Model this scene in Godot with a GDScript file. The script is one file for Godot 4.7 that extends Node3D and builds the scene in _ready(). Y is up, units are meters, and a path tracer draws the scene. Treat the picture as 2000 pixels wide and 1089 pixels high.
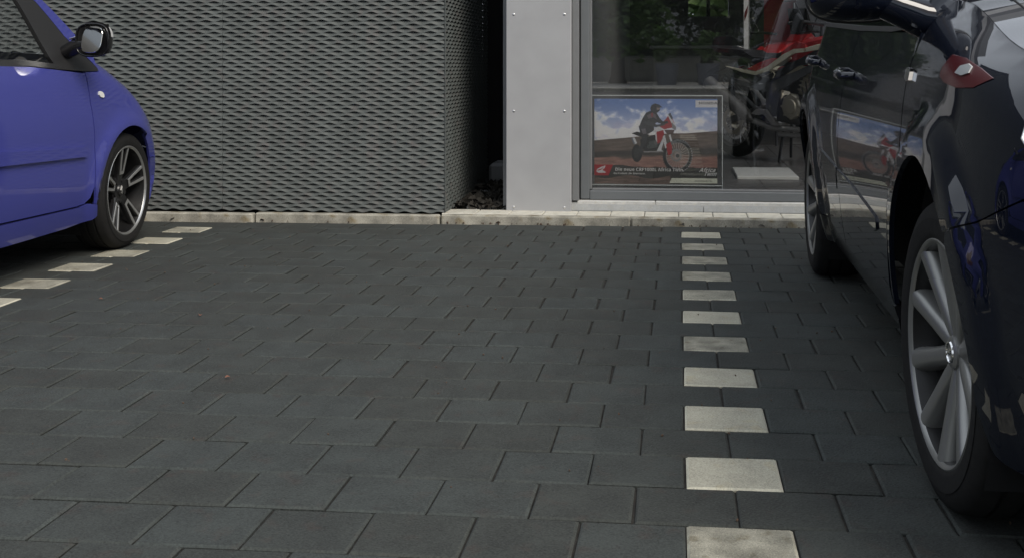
extends Node3D
# A paved parking bay in front of a motorcycle showroom. World: x to the right along the facade, y up, -z towards the facade.

var rng := RandomNumberGenerator.new()
var M := {}
var names := {}


func _ready():
	rng.seed = 4711
	# ---- camera, sky, light, exposure ----
	var cam := Camera3D.new()
	cam.name = "camera"
	add_child(cam)
	cam.position = Vector3(0, 0.91, 0)
	cam.rotation.y = atan(218.0 / 2200.0)
	cam.projection = Camera3D.PROJECTION_FRUSTUM
	cam.near = 0.1
	cam.far = 300.0
	cam.size = 0.1 * 557.0 / 1126.4
	cam.frustum_offset = Vector2((1000.0 - 1107.0) / 2200.0, -(544.0 - 125.0) / 2200.0) * 0.1
	var env := Environment.new()
	var sky_mat := ProceduralSkyMaterial.new()
	sky_mat.sky_top_color = Color(0.80, 0.83, 0.87)
	sky_mat.sky_horizon_color = Color(0.74, 0.77, 0.80)
	sky_mat.sky_curve = 0.2
	sky_mat.ground_bottom_color = Color(0.12, 0.12, 0.12)
	sky_mat.ground_horizon_color = Color(0.3, 0.3, 0.3)
	sky_mat.sky_cover = cloud_cover()
	sky_mat.sky_cover_modulate = Color(1, 1, 1, 0.5)
	var sky := Sky.new()
	sky.sky_material = sky_mat
	env.background_mode = Environment.BG_SKY
	env.sky = sky
	env.background_energy_multiplier = 0.64
	env.tonemap_mode = Environment.TONE_MAPPER_LINEAR
	env.tonemap_exposure = 2.1
	env.sdfgi_enabled = true
	env.ssao_enabled = true
	env.ssil_enabled = true
	var we := WorldEnvironment.new()
	we.name = "environment"
	we.environment = env
	add_child(we)
	var sun := DirectionalLight3D.new()
	sun.name = "sun"
	sun.light_energy = 0.5
	sun.light_angular_distance = 28.0
	sun.light_color = Color(1.0, 0.97, 0.93)
	sun.shadow_enabled = true
	sun.rotation_degrees = Vector3(-42, 42, 0)
	add_child(sun)

	make_materials()
	build_ground()
	build_paving()
	build_kerb()
	build_mesh_building()
	build_showroom()
	build_left_car()
	build_right_car()
	build_poster()
	build_showroom_things()
	build_street_behind()
	build_litter()


# ------------------------------------------------------------------ helpers
func numbered(called: String) -> String:
	var n: int = names.get(called, 0)
	names[called] = n + 1
	return called if n == 0 else "%s_%03d" % [called, n]


func tag(o: Node, label := "", category := "", group := "", kind := ""):
	if label != "":
		o.set_meta("label", label)
	if category != "":
		o.set_meta("category", category)
	if group != "":
		o.set_meta("group", group)
	if kind != "":
		o.set_meta("kind", kind)
	return o


func thing(called: String, label: String, category: String, at := Vector3.ZERO, turn := 0.0, group := "") -> Node3D:
	var o := Node3D.new()
	o.name = numbered(called)
	add_child(o)
	o.position = at
	o.rotation.y = turn
	tag(o, label, category, group)
	return o


func structure(called: String) -> Node3D:
	var o := Node3D.new()
	o.name = called
	add_child(o)
	o.set_meta("kind", "structure")
	return o


func begin() -> SurfaceTool:
	var st := SurfaceTool.new()
	st.begin(Mesh.PRIMITIVE_TRIANGLES)
	return st


func put(called: String, st: SurfaceTool, mat: Material, parent: Node = self) -> MeshInstance3D:
	var o := MeshInstance3D.new()
	o.name = called if parent != self else numbered(called)
	o.mesh = st.commit()
	o.material_override = mat
	parent.add_child(o, true)
	return o


func place(called: String, mesh: Mesh, mat: Material, parent: Node, at: Vector3, turn := Vector3.ZERO) -> MeshInstance3D:
	var o := MeshInstance3D.new()
	o.name = called if parent != self else numbered(called)
	o.mesh = mesh
	o.material_override = mat
	o.position = at
	o.rotation = turn
	parent.add_child(o, true)
	return o


func V(x: float, y: float, d: float) -> Vector3:
	return Vector3(x, y, -d)


func tri(st: SurfaceTool, a: Vector3, b: Vector3, c: Vector3, out := Vector3.ZERO):
	var n := (c - a).cross(b - a)
	if n.length_squared() < 1e-16:
		return
	n = n.normalized()
	if out != Vector3.ZERO and n.dot(out) < 0:
		var t := b
		b = c
		c = t
		n = -n
	for p in [a, b, c]:
		st.set_normal(n)
		st.add_vertex(p)


func quad(st: SurfaceTool, a: Vector3, b: Vector3, c: Vector3, d: Vector3, out := Vector3.ZERO):
	tri(st, a, b, c, out)
	tri(st, a, c, d, out)


# smooth triangle: positions with their own normals
func stri(st: SurfaceTool, p: Array, n: Array):
	var g: Vector3 = (p[2] - p[0]).cross(p[1] - p[0])
	if g.length_squared() < 1e-18:
		return
	var order := [0, 1, 2] if g.dot(n[0] + n[1] + n[2]) > 0 else [0, 2, 1]
	for k in order:
		st.set_normal(n[k])
		st.add_vertex(p[k])


func squad(st: SurfaceTool, p: Array, n: Array):
	stri(st, [p[0], p[1], p[2]], [n[0], n[1], n[2]])
	stri(st, [p[0], p[2], p[3]], [n[0], n[2], n[3]])


# a box with chamfered edges
func box(st: SurfaceTool, c: Vector3, s: Vector3, bv := 0.0, b := Basis.IDENTITY):
	var h := s * 0.5
	bv = minf(bv, minf(h.x, minf(h.y, h.z)) * 0.95)
	for ax in 3:
		for sg in [-1.0, 1.0]:
			var n := Vector3.ZERO
			n[ax] = sg
			var u := (ax + 1) % 3
			var w := (ax + 2) % 3
			var ps := []
			for q in [[-1, -1], [1, -1], [1, 1], [-1, 1]]:
				var p := Vector3.ZERO
				p[ax] = sg * h[ax]
				p[u] = q[0] * (h[u] - bv)
				p[w] = q[1] * (h[w] - bv)
				ps.append(c + b * p)
			quad(st, ps[0], ps[1], ps[2], ps[3], b * n)
	if bv <= 0.0:
		return
	for ax in 3:  # the twelve edges
		var u := (ax + 1) % 3
		var w := (ax + 2) % 3
		for su in [-1.0, 1.0]:
			for sw in [-1.0, 1.0]:
				var ps := []
				for q in [[-1, 0], [1, 0], [1, 1], [-1, 1]]:
					var p := Vector3.ZERO
					p[ax] = q[0] * (h[ax] - bv)
					p[u] = su * (h[u] - (bv if q[1] == 1 else 0.0))
					p[w] = sw * (h[w] - (bv if q[1] == 0 else 0.0))
					ps.append(c + b * p)
				var n := Vector3.ZERO
				n[u] = su
				n[w] = sw
				quad(st, ps[0], ps[1], ps[2], ps[3], b * n)
	for sx in [-1.0, 1.0]:
		for sy in [-1.0, 1.0]:
			for sz in [-1.0, 1.0]:
				var sg := Vector3(sx, sy, sz)
				var ps := []
				for ax in 3:
					var p := sg * (h - Vector3.ONE * bv)
					p[ax] = sg[ax] * h[ax]
					ps.append(c + b * p)
				tri(st, ps[0], ps[1], ps[2], b * sg)


# a tube through points
func tube(st: SurfaceTool, pts: Array, radii: Variant, n := 10, caps := true):
	var rings := []
	var norms := []
	var up := Vector3.UP
	for i in pts.size():
		var t: Vector3 = (pts[mini(i + 1, pts.size() - 1)] - pts[maxi(i - 1, 0)]).normalized()
		if absf(t.dot(up)) > 0.95:
			up = Vector3.RIGHT
		var a := t.cross(up).normalized()
		var b := a.cross(t).normalized()
		up = b
		var r: float = radii[i] if radii is Array else radii
		var ring := []
		var nn := []
		for k in n:
			var v := a * cos(TAU * k / n) + b * sin(TAU * k / n)
			ring.append(pts[i] + v * r)
			nn.append(v)
		rings.append(ring)
		norms.append(nn)
	for i in pts.size() - 1:
		for k in n:
			var l := (k + 1) % n
			squad(st, [rings[i][k], rings[i][l], rings[i + 1][l], rings[i + 1][k]], [norms[i][k], norms[i][l], norms[i + 1][l], norms[i + 1][k]])
	if caps:
		for e in [0, pts.size() - 1]:
			var out: Vector3 = pts[0] - pts[1] if e == 0 else pts[e] - pts[e - 1]
			for k in n:
				tri(st, pts[e], rings[e][k], rings[e][(k + 1) % n], out)


# profile of (along axis, radius) turned about the axis x of a basis; sharp where the profile bends by more than 35 degrees
func lathe(st: SurfaceTool, prof: Array, n: int, at := Vector3.ZERO, b := Basis.IDENTITY):
	var seg := []
	for i in prof.size() - 1:
		var d: Vector2 = prof[i + 1] - prof[i]
		seg.append(Vector2(-d.y, d.x).normalized())
	for i in prof.size() - 1:
		var n0: Vector2 = seg[i]
		var n1: Vector2 = seg[i]
		if i > 0 and seg[i].dot(seg[i - 1]) > 0.8:
			n0 = (seg[i] + seg[i - 1]).normalized()
		if i < seg.size() - 1 and seg[i].dot(seg[i + 1]) > 0.8:
			n1 = (seg[i] + seg[i + 1]).normalized()
		for k in n:
			var ps := []
			var ns := []
			for q in [[0, k], [0, k + 1], [1, k + 1], [1, k]]:
				var a: float = TAU * q[1] / n
				var p: Vector2 = prof[i + q[0]]
				var m: Vector2 = n1 if q[0] else n0
				ps.append(at + b * Vector3(p.x, p.y * cos(a), p.y * sin(a)))
				ns.append(b * Vector3(m.x, m.y * cos(a), m.y * sin(a)))
			squad(st, ps, ns)


# a polygon in the plane (a, y) given thickness along b; the axes come from a transform: x = a, y = up, z = thickness
func prism(st: SurfaceTool, poly: PackedVector2Array, z0: float, z1: float, xf := Transform3D.IDENTITY, bev := 0.0):
	var cw := Geometry2D.is_polygon_clockwise(poly)
	var cap := poly
	if bev > 0.0:
		var ins := Geometry2D.offset_polygon(poly, -bev)
		if ins.size() == 1 and ins[0].size() == poly.size():
			cap = ins[0]
			# line the inset polygon up with the outline
			var best := 0
			var dist := 1e9
			for k in cap.size():
				var s := 0.0
				for j in cap.size():
					s += cap[(k + j) % cap.size()].distance_squared_to(poly[j])
				if s < dist:
					dist = s
					best = k
			var turned := PackedVector2Array()
			for j in cap.size():
				turned.append(cap[(best + j) % cap.size()])
			cap = turned
		else:
			bev = 0.0
	var ix := Geometry2D.triangulate_polygon(cap)
	for z in [z0, z1]:
		var out := xf.basis * Vector3(0, 0, -1.0 if z == minf(z0, z1) else 1.0)
		for k in range(0, ix.size(), 3):
			tri(st, xf * Vector3(cap[ix[k]].x, cap[ix[k]].y, z), xf * Vector3(cap[ix[k + 1]].x, cap[ix[k + 1]].y, z), xf * Vector3(cap[ix[k + 2]].x, cap[ix[k + 2]].y, z), out)
	var lo := minf(z0, z1)
	var hi := maxf(z0, z1)
	for k in poly.size():
		var l := (k + 1) % poly.size()
		var p := poly[k]
		var q := poly[l]
		var e := q - p
		var nn := Vector2(e.y, -e.x) * (-1.0 if cw else 1.0)
		var out := xf.basis * Vector3(nn.x, nn.y, 0)
		quad(st, xf * Vector3(p.x, p.y, lo + bev), xf * Vector3(q.x, q.y, lo + bev), xf * Vector3(q.x, q.y, hi - bev), xf * Vector3(p.x, p.y, hi - bev), out)
		if bev > 0.0:
			quad(st, xf * Vector3(p.x, p.y, lo + bev), xf * Vector3(q.x, q.y, lo + bev), xf * Vector3(cap[l].x, cap[l].y, lo), xf * Vector3(cap[k].x, cap[k].y, lo), out)
			quad(st, xf * Vector3(p.x, p.y, hi - bev), xf * Vector3(q.x, q.y, hi - bev), xf * Vector3(cap[l].x, cap[l].y, hi), xf * Vector3(cap[k].x, cap[k].y, hi), out)


func P(flat: Array) -> PackedVector2Array:
	var out := PackedVector2Array()
	for k in range(0, flat.size(), 2):
		out.append(Vector2(flat[k], flat[k + 1]))
	return out


func lin(x: float, xs: Array, ys: Array) -> float:
	if x <= xs[0]:
		return ys[0]
	for i in xs.size() - 1:
		if x <= xs[i + 1]:
			var t: float = (x - xs[i]) / (xs[i + 1] - xs[i])
			return lerpf(ys[i], ys[i + 1], t)
	return ys[-1]


# smooth curve through a table (Catmull-Rom)
func smooth(x: float, xs: Array, ys: Array) -> float:
	var n := xs.size()
	if x <= xs[0]:
		return ys[0]
	if x >= xs[n - 1]:
		return ys[n - 1]
	for i in n - 1:
		if x <= xs[i + 1]:
			var h: float = xs[i + 1] - xs[i]
			var t: float = (x - xs[i]) / h
			var m0: float = (ys[i + 1] - ys[i - 1]) / (xs[i + 1] - xs[i - 1]) if i > 0 else (ys[1] - ys[0]) / h
			var m1: float = (ys[i + 2] - ys[i]) / (xs[i + 2] - xs[i]) if i + 2 < n else (ys[i + 1] - ys[i]) / h
			var t2 := t * t
			var t3 := t2 * t
			return (2 * t3 - 3 * t2 + 1) * ys[i] + (t3 - 2 * t2 + t) * h * m0 + (-2 * t3 + 3 * t2) * ys[i + 1] + (t3 - t2) * h * m1
	return ys[n - 1]


# ------------------------------------------------------------------ materials
func noise_image(size: int, freq: float, oct: int, lo: float, hi: float, sd: int, cell := false) -> ImageTexture:
	var n := FastNoiseLite.new()
	n.seed = sd
	n.noise_type = FastNoiseLite.TYPE_CELLULAR if cell else FastNoiseLite.TYPE_SIMPLEX_SMOOTH
	n.frequency = freq
	n.fractal_octaves = oct
	var im := n.get_seamless_image(size, size, false, false, 0.15, true)
	im.convert(Image.FORMAT_RGB8)
	for y in size:
		for x in size:
			var v := lerpf(lo, hi, im.get_pixel(x, y).r)
			im.set_pixel(x, y, Color(v, v, v))
	return ImageTexture.create_from_image(im)


# speckled concrete: fine grain, pale and dark grains, soft stains; rust tints the stains
func speckle(size: int, sd: int, base_lo: float, grain: float, tint: Color, tint_amt: float) -> ImageTexture:
	var r := RandomNumberGenerator.new()
	r.seed = sd
	var a := FastNoiseLite.new()
	a.seed = sd
	a.frequency = 0.012
	a.fractal_octaves = 4
	var soft := a.get_seamless_image(size, size, false, false, 0.2, true)
	a.seed = sd + 7
	a.frequency = 0.02
	var stain := a.get_seamless_image(size, size, false, false, 0.2, true)
	var im := Image.create(size, size, false, Image.FORMAT_RGB8)
	for y in size:
		for x in size:
			var v := lerpf(base_lo, 1.0, soft.get_pixel(x, y).r) + r.randfn(0.0, grain)
			var q := r.randf()
			if q < 0.012:
				v += 0.16
			elif q < 0.03:
				v -= 0.18
			var s := smoothstep(0.62, 0.9, stain.get_pixel(x, y).r) * tint_amt
			v = clampf(v, 0.0, 1.0)
			im.set_pixel(x, y, Color(v, v, v).lerp(Color(v * tint.r, v * tint.g, v * tint.b), s))
	return ImageTexture.create_from_image(im)


func cloud_cover() -> ImageTexture:
	var n := FastNoiseLite.new()
	n.seed = 12
	n.frequency = 0.008
	n.fractal_octaves = 4
	var im := n.get_seamless_image(512, 256, false, false, 0.2, true)
	im.convert(Image.FORMAT_RGBA8)
	for y in 256:
		for x in 512:
			var v := im.get_pixel(x, y).r
			im.set_pixel(x, y, Color(0.72 + 0.12 * v, 0.74 + 0.12 * v, 0.77 + 0.12 * v, 0.75 * smoothstep(0.25, 0.8, v) * smoothstep(132, 100, y)))
	return ImageTexture.create_from_image(im)


func mat(r: float, g: float, b: float, rough: float, metal := 0.0) -> StandardMaterial3D:
	var m := StandardMaterial3D.new()
	m.albedo_color = Color(r, g, b).linear_to_srgb()
	m.roughness = rough
	m.metallic = metal
	return m


func tri_tex(m: StandardMaterial3D, tex: Texture2D, scale: float, bump: Texture2D = null, bump_cm := 0.0):
	m.albedo_texture = tex
	m.uv1_triplanar = true
	m.uv1_world_triplanar = true
	m.uv1_scale = Vector3.ONE * scale
	if bump:
		m.heightmap_enabled = true
		m.heightmap_texture = bump
		m.heightmap_scale = bump_cm
	return m


func make_materials():
	var conc := speckle(512, 3, 0.76, 0.13, Color(1.3, 0.95, 0.9), 0.35)
	var conc2 := speckle(512, 9, 0.84, 0.06, Color(1.03, 0.98, 0.88), 0.4)
	var dirt := speckle(512, 21, 0.45, 0.07, Color(1.1, 0.9, 0.7), 0.6)
	var grain := noise_image(512, 0.35, 2, 0.0, 1.0, 5)
	var brushed := noise_image(256, 0.02, 3, 0.965, 1.0, 31)
	var stained := speckle(512, 33, 0.62, 0.07, Color(0.80, 0.77, 0.72), 0.8)
	M.pavers = []
	for k in 6:
		var t: float = [1.0, 0.92, 1.07, 0.96, 1.04, 0.88][k]
		var w: float = [0.0, 0.03, -0.01, 0.01, -0.02, 0.03][k]
		M.pavers.append(tri_tex(mat(0.050 * t * (1 + w), 0.058 * t, 0.0535 * t * (1 - w), 0.9), conc, 0.85, grain, 0.25))
	M.white_pavers = []
	for k in 3:
		var t: float = [1.0, 0.92, 1.06][k]
		M.white_pavers.append(tri_tex(mat(0.58 * t, 0.555 * t, 0.445 * t, 0.9), [conc2, stained, stained][k], [0.9, 1.3, 0.7][k], grain, 0.25))
	for m in M.pavers + M.white_pavers:
		m.vertex_color_use_as_albedo = true
	M.kerb = tri_tex(mat(0.47, 0.45, 0.38, 0.9), speckle(256, 61, 0.6, 0.06, Color(0.75, 0.68, 0.55), 0.7), 1.6, grain, 0.12)
	M.kerb_top = tri_tex(mat(0.59, 0.57, 0.495, 0.88), conc2, 2.1, grain, 0.10)
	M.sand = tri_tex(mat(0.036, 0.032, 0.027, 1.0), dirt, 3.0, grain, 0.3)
	M.asphalt = tri_tex(mat(0.075, 0.075, 0.076, 0.9), conc, 0.6, grain, 0.2)
	M.pale_concrete = tri_tex(mat(0.50, 0.49, 0.46, 0.9), conc2, 0.4)
	M.slab = tri_tex(mat(0.33, 0.34, 0.335, 0.7), conc2, 1.4, grain, 0.05)
	M.marble = tri_tex(mat(0.62, 0.62, 0.60, 0.5), conc2, 2.4)
	M.mesh = tri_tex(mat(0.102, 0.114, 0.110, 0.55, 0.0), speckle(256, 40, 0.8, 0.03, Color(1.15, 0.95, 0.95), 0.4), 1.5)
	M.mesh.metallic_specular = 0.4
	M.dark = mat(0.012, 0.013, 0.015, 0.9)
	M.dark_wall = mat(0.05, 0.052, 0.053, 0.9)
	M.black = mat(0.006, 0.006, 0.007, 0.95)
	M.panel = tri_tex(mat(0.345, 0.35, 0.36, 0.45), noise_image(256, 0.02, 4, 0.955, 1.0, 37), 0.8)
	M.jamb = tri_tex(mat(0.16, 0.165, 0.17, 0.5), brushed, 1.3)
	M.frame = tri_tex(mat(0.125, 0.135, 0.142, 0.42), brushed, 1.7)
	M.screw = mat(0.75, 0.75, 0.74, 0.3, 0.9)
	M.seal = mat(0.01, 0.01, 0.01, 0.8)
	M.glass = mat(0.01, 0.012, 0.012, 0.0)
	M.glass.albedo_color.a = 0.04
	M.glass.transparency = BaseMaterial3D.TRANSPARENCY_ALPHA
	M.acrylic = mat(0.05, 0.05, 0.05, 0.03)
	M.acrylic.albedo_color.a = 0.05
	M.acrylic.transparency = BaseMaterial3D.TRANSPARENCY_ALPHA
	M.acrylic_edge = mat(0.62, 0.66, 0.64, 0.25)
	M.purple = mat(0.058, 0.066, 0.30, 0.36, 0.25)
	M.purple.clearcoat_enabled = true
	M.purple.clearcoat = 1.0
	M.purple.clearcoat_roughness = 0.04
	M.purple.metallic_specular = 0.25
	M.navy = mat(0.005, 0.007, 0.014, 0.35)
	M.navy.clearcoat_enabled = true
	M.navy.clearcoat = 1.0
	M.navy.clearcoat_roughness = 0.02
	M.navy.metallic_specular = 0.1
	M.plastic = mat(0.018, 0.018, 0.019, 0.5)
	M.gloss_black = mat(0.008, 0.008, 0.009, 0.12)
	M.rubber = tri_tex(mat(0.022, 0.022, 0.022, 0.75), conc, 6.0)
	M.rubber.metallic_specular = 0.3
	M.rubber.uv1_world_triplanar = false
	M.tinted = mat(0.008, 0.009, 0.010, 0.04)
	M.car_glass = mat(0.03, 0.035, 0.035, 0.02)
	M.car_glass.albedo_color.a = 0.12
	M.car_glass.transparency = BaseMaterial3D.TRANSPARENCY_ALPHA
	M.mirror = mat(0.8, 0.82, 0.82, 0.03, 1.0)
	M.chrome = mat(0.8, 0.8, 0.8, 0.12, 1.0)
	M.cap_silver = mat(0.85, 0.85, 0.84, 0.2, 0.35)
	M.satin = mat(0.62, 0.62, 0.61, 0.32, 0.9)
	M.rim_silver = mat(0.28, 0.28, 0.27, 0.36, 0.65)
	M.rim_dark = mat(0.009, 0.009, 0.0095, 0.35)
	M.white_plastic = mat(0.75, 0.74, 0.70, 0.25)
	M.lens_and_patch_red = mat(0.075, 0.008, 0.011, 0.25)
	M.patch_grey = mat(0.34, 0.35, 0.35, 0.25)
	M.head_lens = mat(0.16, 0.165, 0.17, 0.06)
	M.lens_clear = mat(0.7, 0.72, 0.72, 0.1)
	M.seat_grey = mat(0.22, 0.23, 0.23, 0.9)
	M.bike_red = mat(0.46, 0.018, 0.02, 0.2)
	M.bike_red.clearcoat_enabled = true
	M.bike_red.clearcoat = 0.8
	M.bike_cream = mat(0.72, 0.68, 0.52, 0.25)
	M.bike_black = mat(0.022, 0.022, 0.024, 0.3)
	M.bike_frame = mat(0.13, 0.135, 0.14, 0.4, 0.2)
	M.engine = mat(0.46, 0.43, 0.35, 0.4, 0.5)
	M.engine_dark = mat(0.10, 0.10, 0.098, 0.5, 0.3)
	M.wall_grey = mat(0.40, 0.40, 0.40, 0.8)
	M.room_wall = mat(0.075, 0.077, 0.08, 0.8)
	M.screen_grey = mat(0.26, 0.265, 0.27, 0.8)
	M.wall_light = mat(0.42, 0.43, 0.43, 0.8)
	M.banner_red = mat(0.42, 0.05, 0.055, 0.8)
	M.tile = tri_tex(mat(0.14, 0.14, 0.138, 0.3), conc, 1.0)
	M.board = mat(0.62, 0.63, 0.60, 0.35)
	M.bark = tri_tex(mat(0.06, 0.05, 0.038, 0.95), dirt, 1.2)
	M.leaf = mat(0.075, 0.12, 0.035, 0.6)
	M.leaf.backlight_enabled = true
	M.leaf.backlight = Color(0.25, 0.4, 0.1)
	M.leaf_dark = mat(0.045, 0.075, 0.03, 0.6)
	M.planter = mat(0.16, 0.165, 0.18, 0.6)
	M.dead_leaf = mat(0.07, 0.045, 0.03, 0.9)
	M.dead_leaf2 = mat(0.03, 0.027, 0.022, 0.9)
	M.dead_leaf3 = mat(0.16, 0.07, 0.045, 0.9)


# ------------------------------------------------------------------ ground
func sheet(called: String, x0: float, x1: float, d0: float, d1: float, y: float, m: Material):
	var st := begin()
	quad(st, V(x0, y, d0), V(x1, y, d0), V(x1, y, d1), V(x0, y, d1), Vector3.UP)
	var o := put(called, st, m)
	o.set_meta("kind", "structure")
	return o


func build_ground():
	sheet("ground", -120, 120, -140, 120, -0.03, M.asphalt)
	sheet("bedding_sand", -6.5, 4.5, -1.5, 6.4, -0.0085, M.sand)


func paver_mesh(w: float, l: float, sd: int) -> ArrayMesh:
	var r := RandomNumberGenerator.new()
	r.seed = sd
	var st := begin()
	var b := 0.0052
	var h := 0.05
	var c := []
	var t := []
	for q in [[-1, -1], [1, -1], [1, 1], [-1, 1]]:
		c.append(Vector3(q[0] * w / 2 + r.randf_range(-1, 1) * 0.0009, -b * 0.75, q[1] * l / 2 + r.randf_range(-1, 1) * 0.0009))
		t.append(Vector3(q[0] * (w / 2 - b) + r.randf_range(-1, 1) * 0.0012, r.randf_range(-1, 1) * 0.0006, q[1] * (l / 2 - b) + r.randf_range(-1, 1) * 0.0012))
	st.set_color(Color(0.72, 0.72, 0.72))
	quad(st, t[0], t[1], t[2], t[3], Vector3.UP)
	for k in 4:
		var j := (k + 1) % 4
		var out: Vector3 = (c[k] + c[j])
		var lit_wear := r.randf_range(0.82, 1.0)  # bevels coloured paler: worn edges and the sky light they catch
		st.set_color(Color(lit_wear, lit_wear, lit_wear))
		quad(st, t[k], t[j], c[j], c[k], Vector3(out.x, 0.05, out.z))
		st.set_color(Color(0.6, 0.6, 0.6))
		quad(st, c[k], c[j], c[j] - Vector3(0, h, 0), c[k] - Vector3(0, h, 0), Vector3(out.x, 0, out.z))
	return st.commit()


func build_paving():
	var root := structure("parking_bay_paving")
	var pitch := 0.2105
	var row := 0.19515
	var dark := []
	var white := []
	for k in 4:
		dark.append(paver_mesh(pitch - 0.0048, row - 0.0052, 100 + k))
		white.append(paver_mesh(pitch - 0.0048, row - 0.0052, 200 + k))
	var spots := []
	for r in range(-18, 20):
		var d := 2.44 + row * r + row * 0.5
		for k in range(-30, 21):
			var even := posmod(r, 2) == 0
			var x := 0.018 + pitch * (k + 0.5) + (0.0 if even else pitch * 0.5) - 0.0029
			if x < -6.2 or x > 4.2:
				continue
			# the courses are not quite parallel: to the left they fan out a little towards the kerb
			var d0 := d
			var fan := maxf(0.0, -x) * smoothstep(2.4, 6.2, d)
			d0 -= 0.034 * fan
			x -= 0.028 * fan
			var is_white := even and (k == 0 or k == -13)
			# how large it shows: nearer first, those outside the frame last
			var px := 1325.0 + x / d * 2200.0 if d > 1.5 else 99999.0
			var seen := d > 1.9 and px > -120 and px < 2050 and not (x > 0.62 and d > 2.3) and not (x < -2.9)
			spots.append([d + (0.0 if seen else 100.0), x, d0, is_white, k, r])
	spots.sort_custom(func(a, b): return a[0] < b[0] if a[0] != b[0] else a[1] < b[1])
	var left := 296
	var rest := []
	for s in spots:
		var at := V(s[1] + rng.randf_range(-1, 1) * 0.0012, rng.randf_range(-1, 1) * 0.0012, s[2] + rng.randf_range(-1, 1) * 0.0008)
		var turn := Vector3(rng.randf_range(-1, 1) * 0.006, rng.randf_range(-1, 1) * 0.004, rng.randf_range(-1, 1) * 0.006)
		var v := rng.randi() % 4
		var tone := rng.randi() % 6
		if s[3] and s[0] < 100.0 + 50.0:
			if s[0] < 100 or s[2] > 1.0:
				place("white_paver", white[v], M.white_pavers[tone % 3], root, at, turn)
		elif s[3]:
			pass
		elif s[0] < 100.0 and left > 0:
			left -= 1
			place("dark_paver", dark[v], M.pavers[tone], root, at, turn)
		else:
			rest.append([dark[v], Transform3D(Basis.from_euler(turn), at), tone])
	var all := ArrayMesh.new()
	for t in 6:
		var st := begin()
		for q in rest:
			if q[2] == t:
				st.append_from(q[0], 0, q[1])
		all = st.commit(all)
		all.surface_set_material(t, M.pavers[t])
	var o := place("far_dark_pavers", all, null, root, Vector3.ZERO)
	o.set_meta("kind", "stuff")


func build_kerb():
	var root := structure("kerb")
	var x := -5.72
	while x < 4.2:
		var st := begin()
		box(st, V(x + 0.545, -0.03, 6.39), Vector3(1.083, 0.148, 0.058), 0.007)
		place("kerbstone", st.commit(), M.kerb, root, Vector3(0, rng.randf_range(-1, 1) * 0.002, maxf(0.0, -0.9 - x) * 0.022))
		x += 1.0905
	var st2 := begin()
	box(st2, Vector3.ZERO, Vector3(0.192, 0.08, 0.196), 0.004)
	var m := st2.commit()
	for k in 27:
		var xx := -1.37 + 0.1 + 0.1955 * k
		place("kerb_paver", m, M.kerb_top, root, V(xx, 0.004 + rng.randf_range(-1, 1) * 0.0015, 6.522), Vector3(0, rng.randf_range(-1, 1) * 0.006, 0))
	# soil under the mesh wall and in the niche
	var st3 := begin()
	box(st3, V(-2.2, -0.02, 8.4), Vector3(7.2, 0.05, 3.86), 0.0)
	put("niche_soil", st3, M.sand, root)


# ------------------------------------------------------------------ building clad in expanded metal
# one sheet of expanded metal in its own plane: x along it, y up, z outwards
func expanded_sheet(w: float, h: float, phase: int) -> ArrayMesh:
	var st := begin()
	var p := 0.1
	var s := 0.0223
	var per := 12
	var nx := int(round(w / p * per))
	var rows := int(h / s)
	var cross := [Vector2(0.0150, -0.0152), Vector2(0.0105, -0.003), Vector2(0.003, 0.0098), Vector2(-0.002, 0.0148)]
	for k in rows:
		var sg := 1.0 if (k + phase) % 2 == 0 else -1.0
		var pts := []
		var nrm := []
		for i in nx + 1:
			var x := w * i / nx
			var c := cos(TAU * x / p)
			var y := s * (k + 0.5) + sg * 0.0052 * c
			var zz := 0.002 * c * sg
			var col := []
			for q in cross:
				col.append(Vector3(x, y + q.y, q.x + zz))
			pts.append(col)
		for i in nx + 1:
			var col := []
			for j in cross.size():
				var tx: Vector3 = pts[mini(i + 1, nx)][j] - pts[maxi(i - 1, 0)][j]
				var ty: Vector3 = pts[i][mini(j + 1, 3)] - pts[i][maxi(j - 1, 0)]
				col.append(tx.cross(ty).normalized())
			nrm.append(col)
		for i in nx:
			for j in 3:
				squad(st, [pts[i][j], pts[i + 1][j], pts[i + 1][j + 1], pts[i][j + 1]], [nrm[i][j], nrm[i + 1][j], nrm[i + 1][j + 1], nrm[i][j + 1]])
	return st.commit()


var sheets := {}


func sheet_of(w: float, h: float, phase: int) -> ArrayMesh:
	var key := "%.3f %.3f %d" % [w, h, phase]
	if not sheets.has(key):
		sheets[key] = expanded_sheet(w, h, phase)
	return sheets[key]


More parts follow.
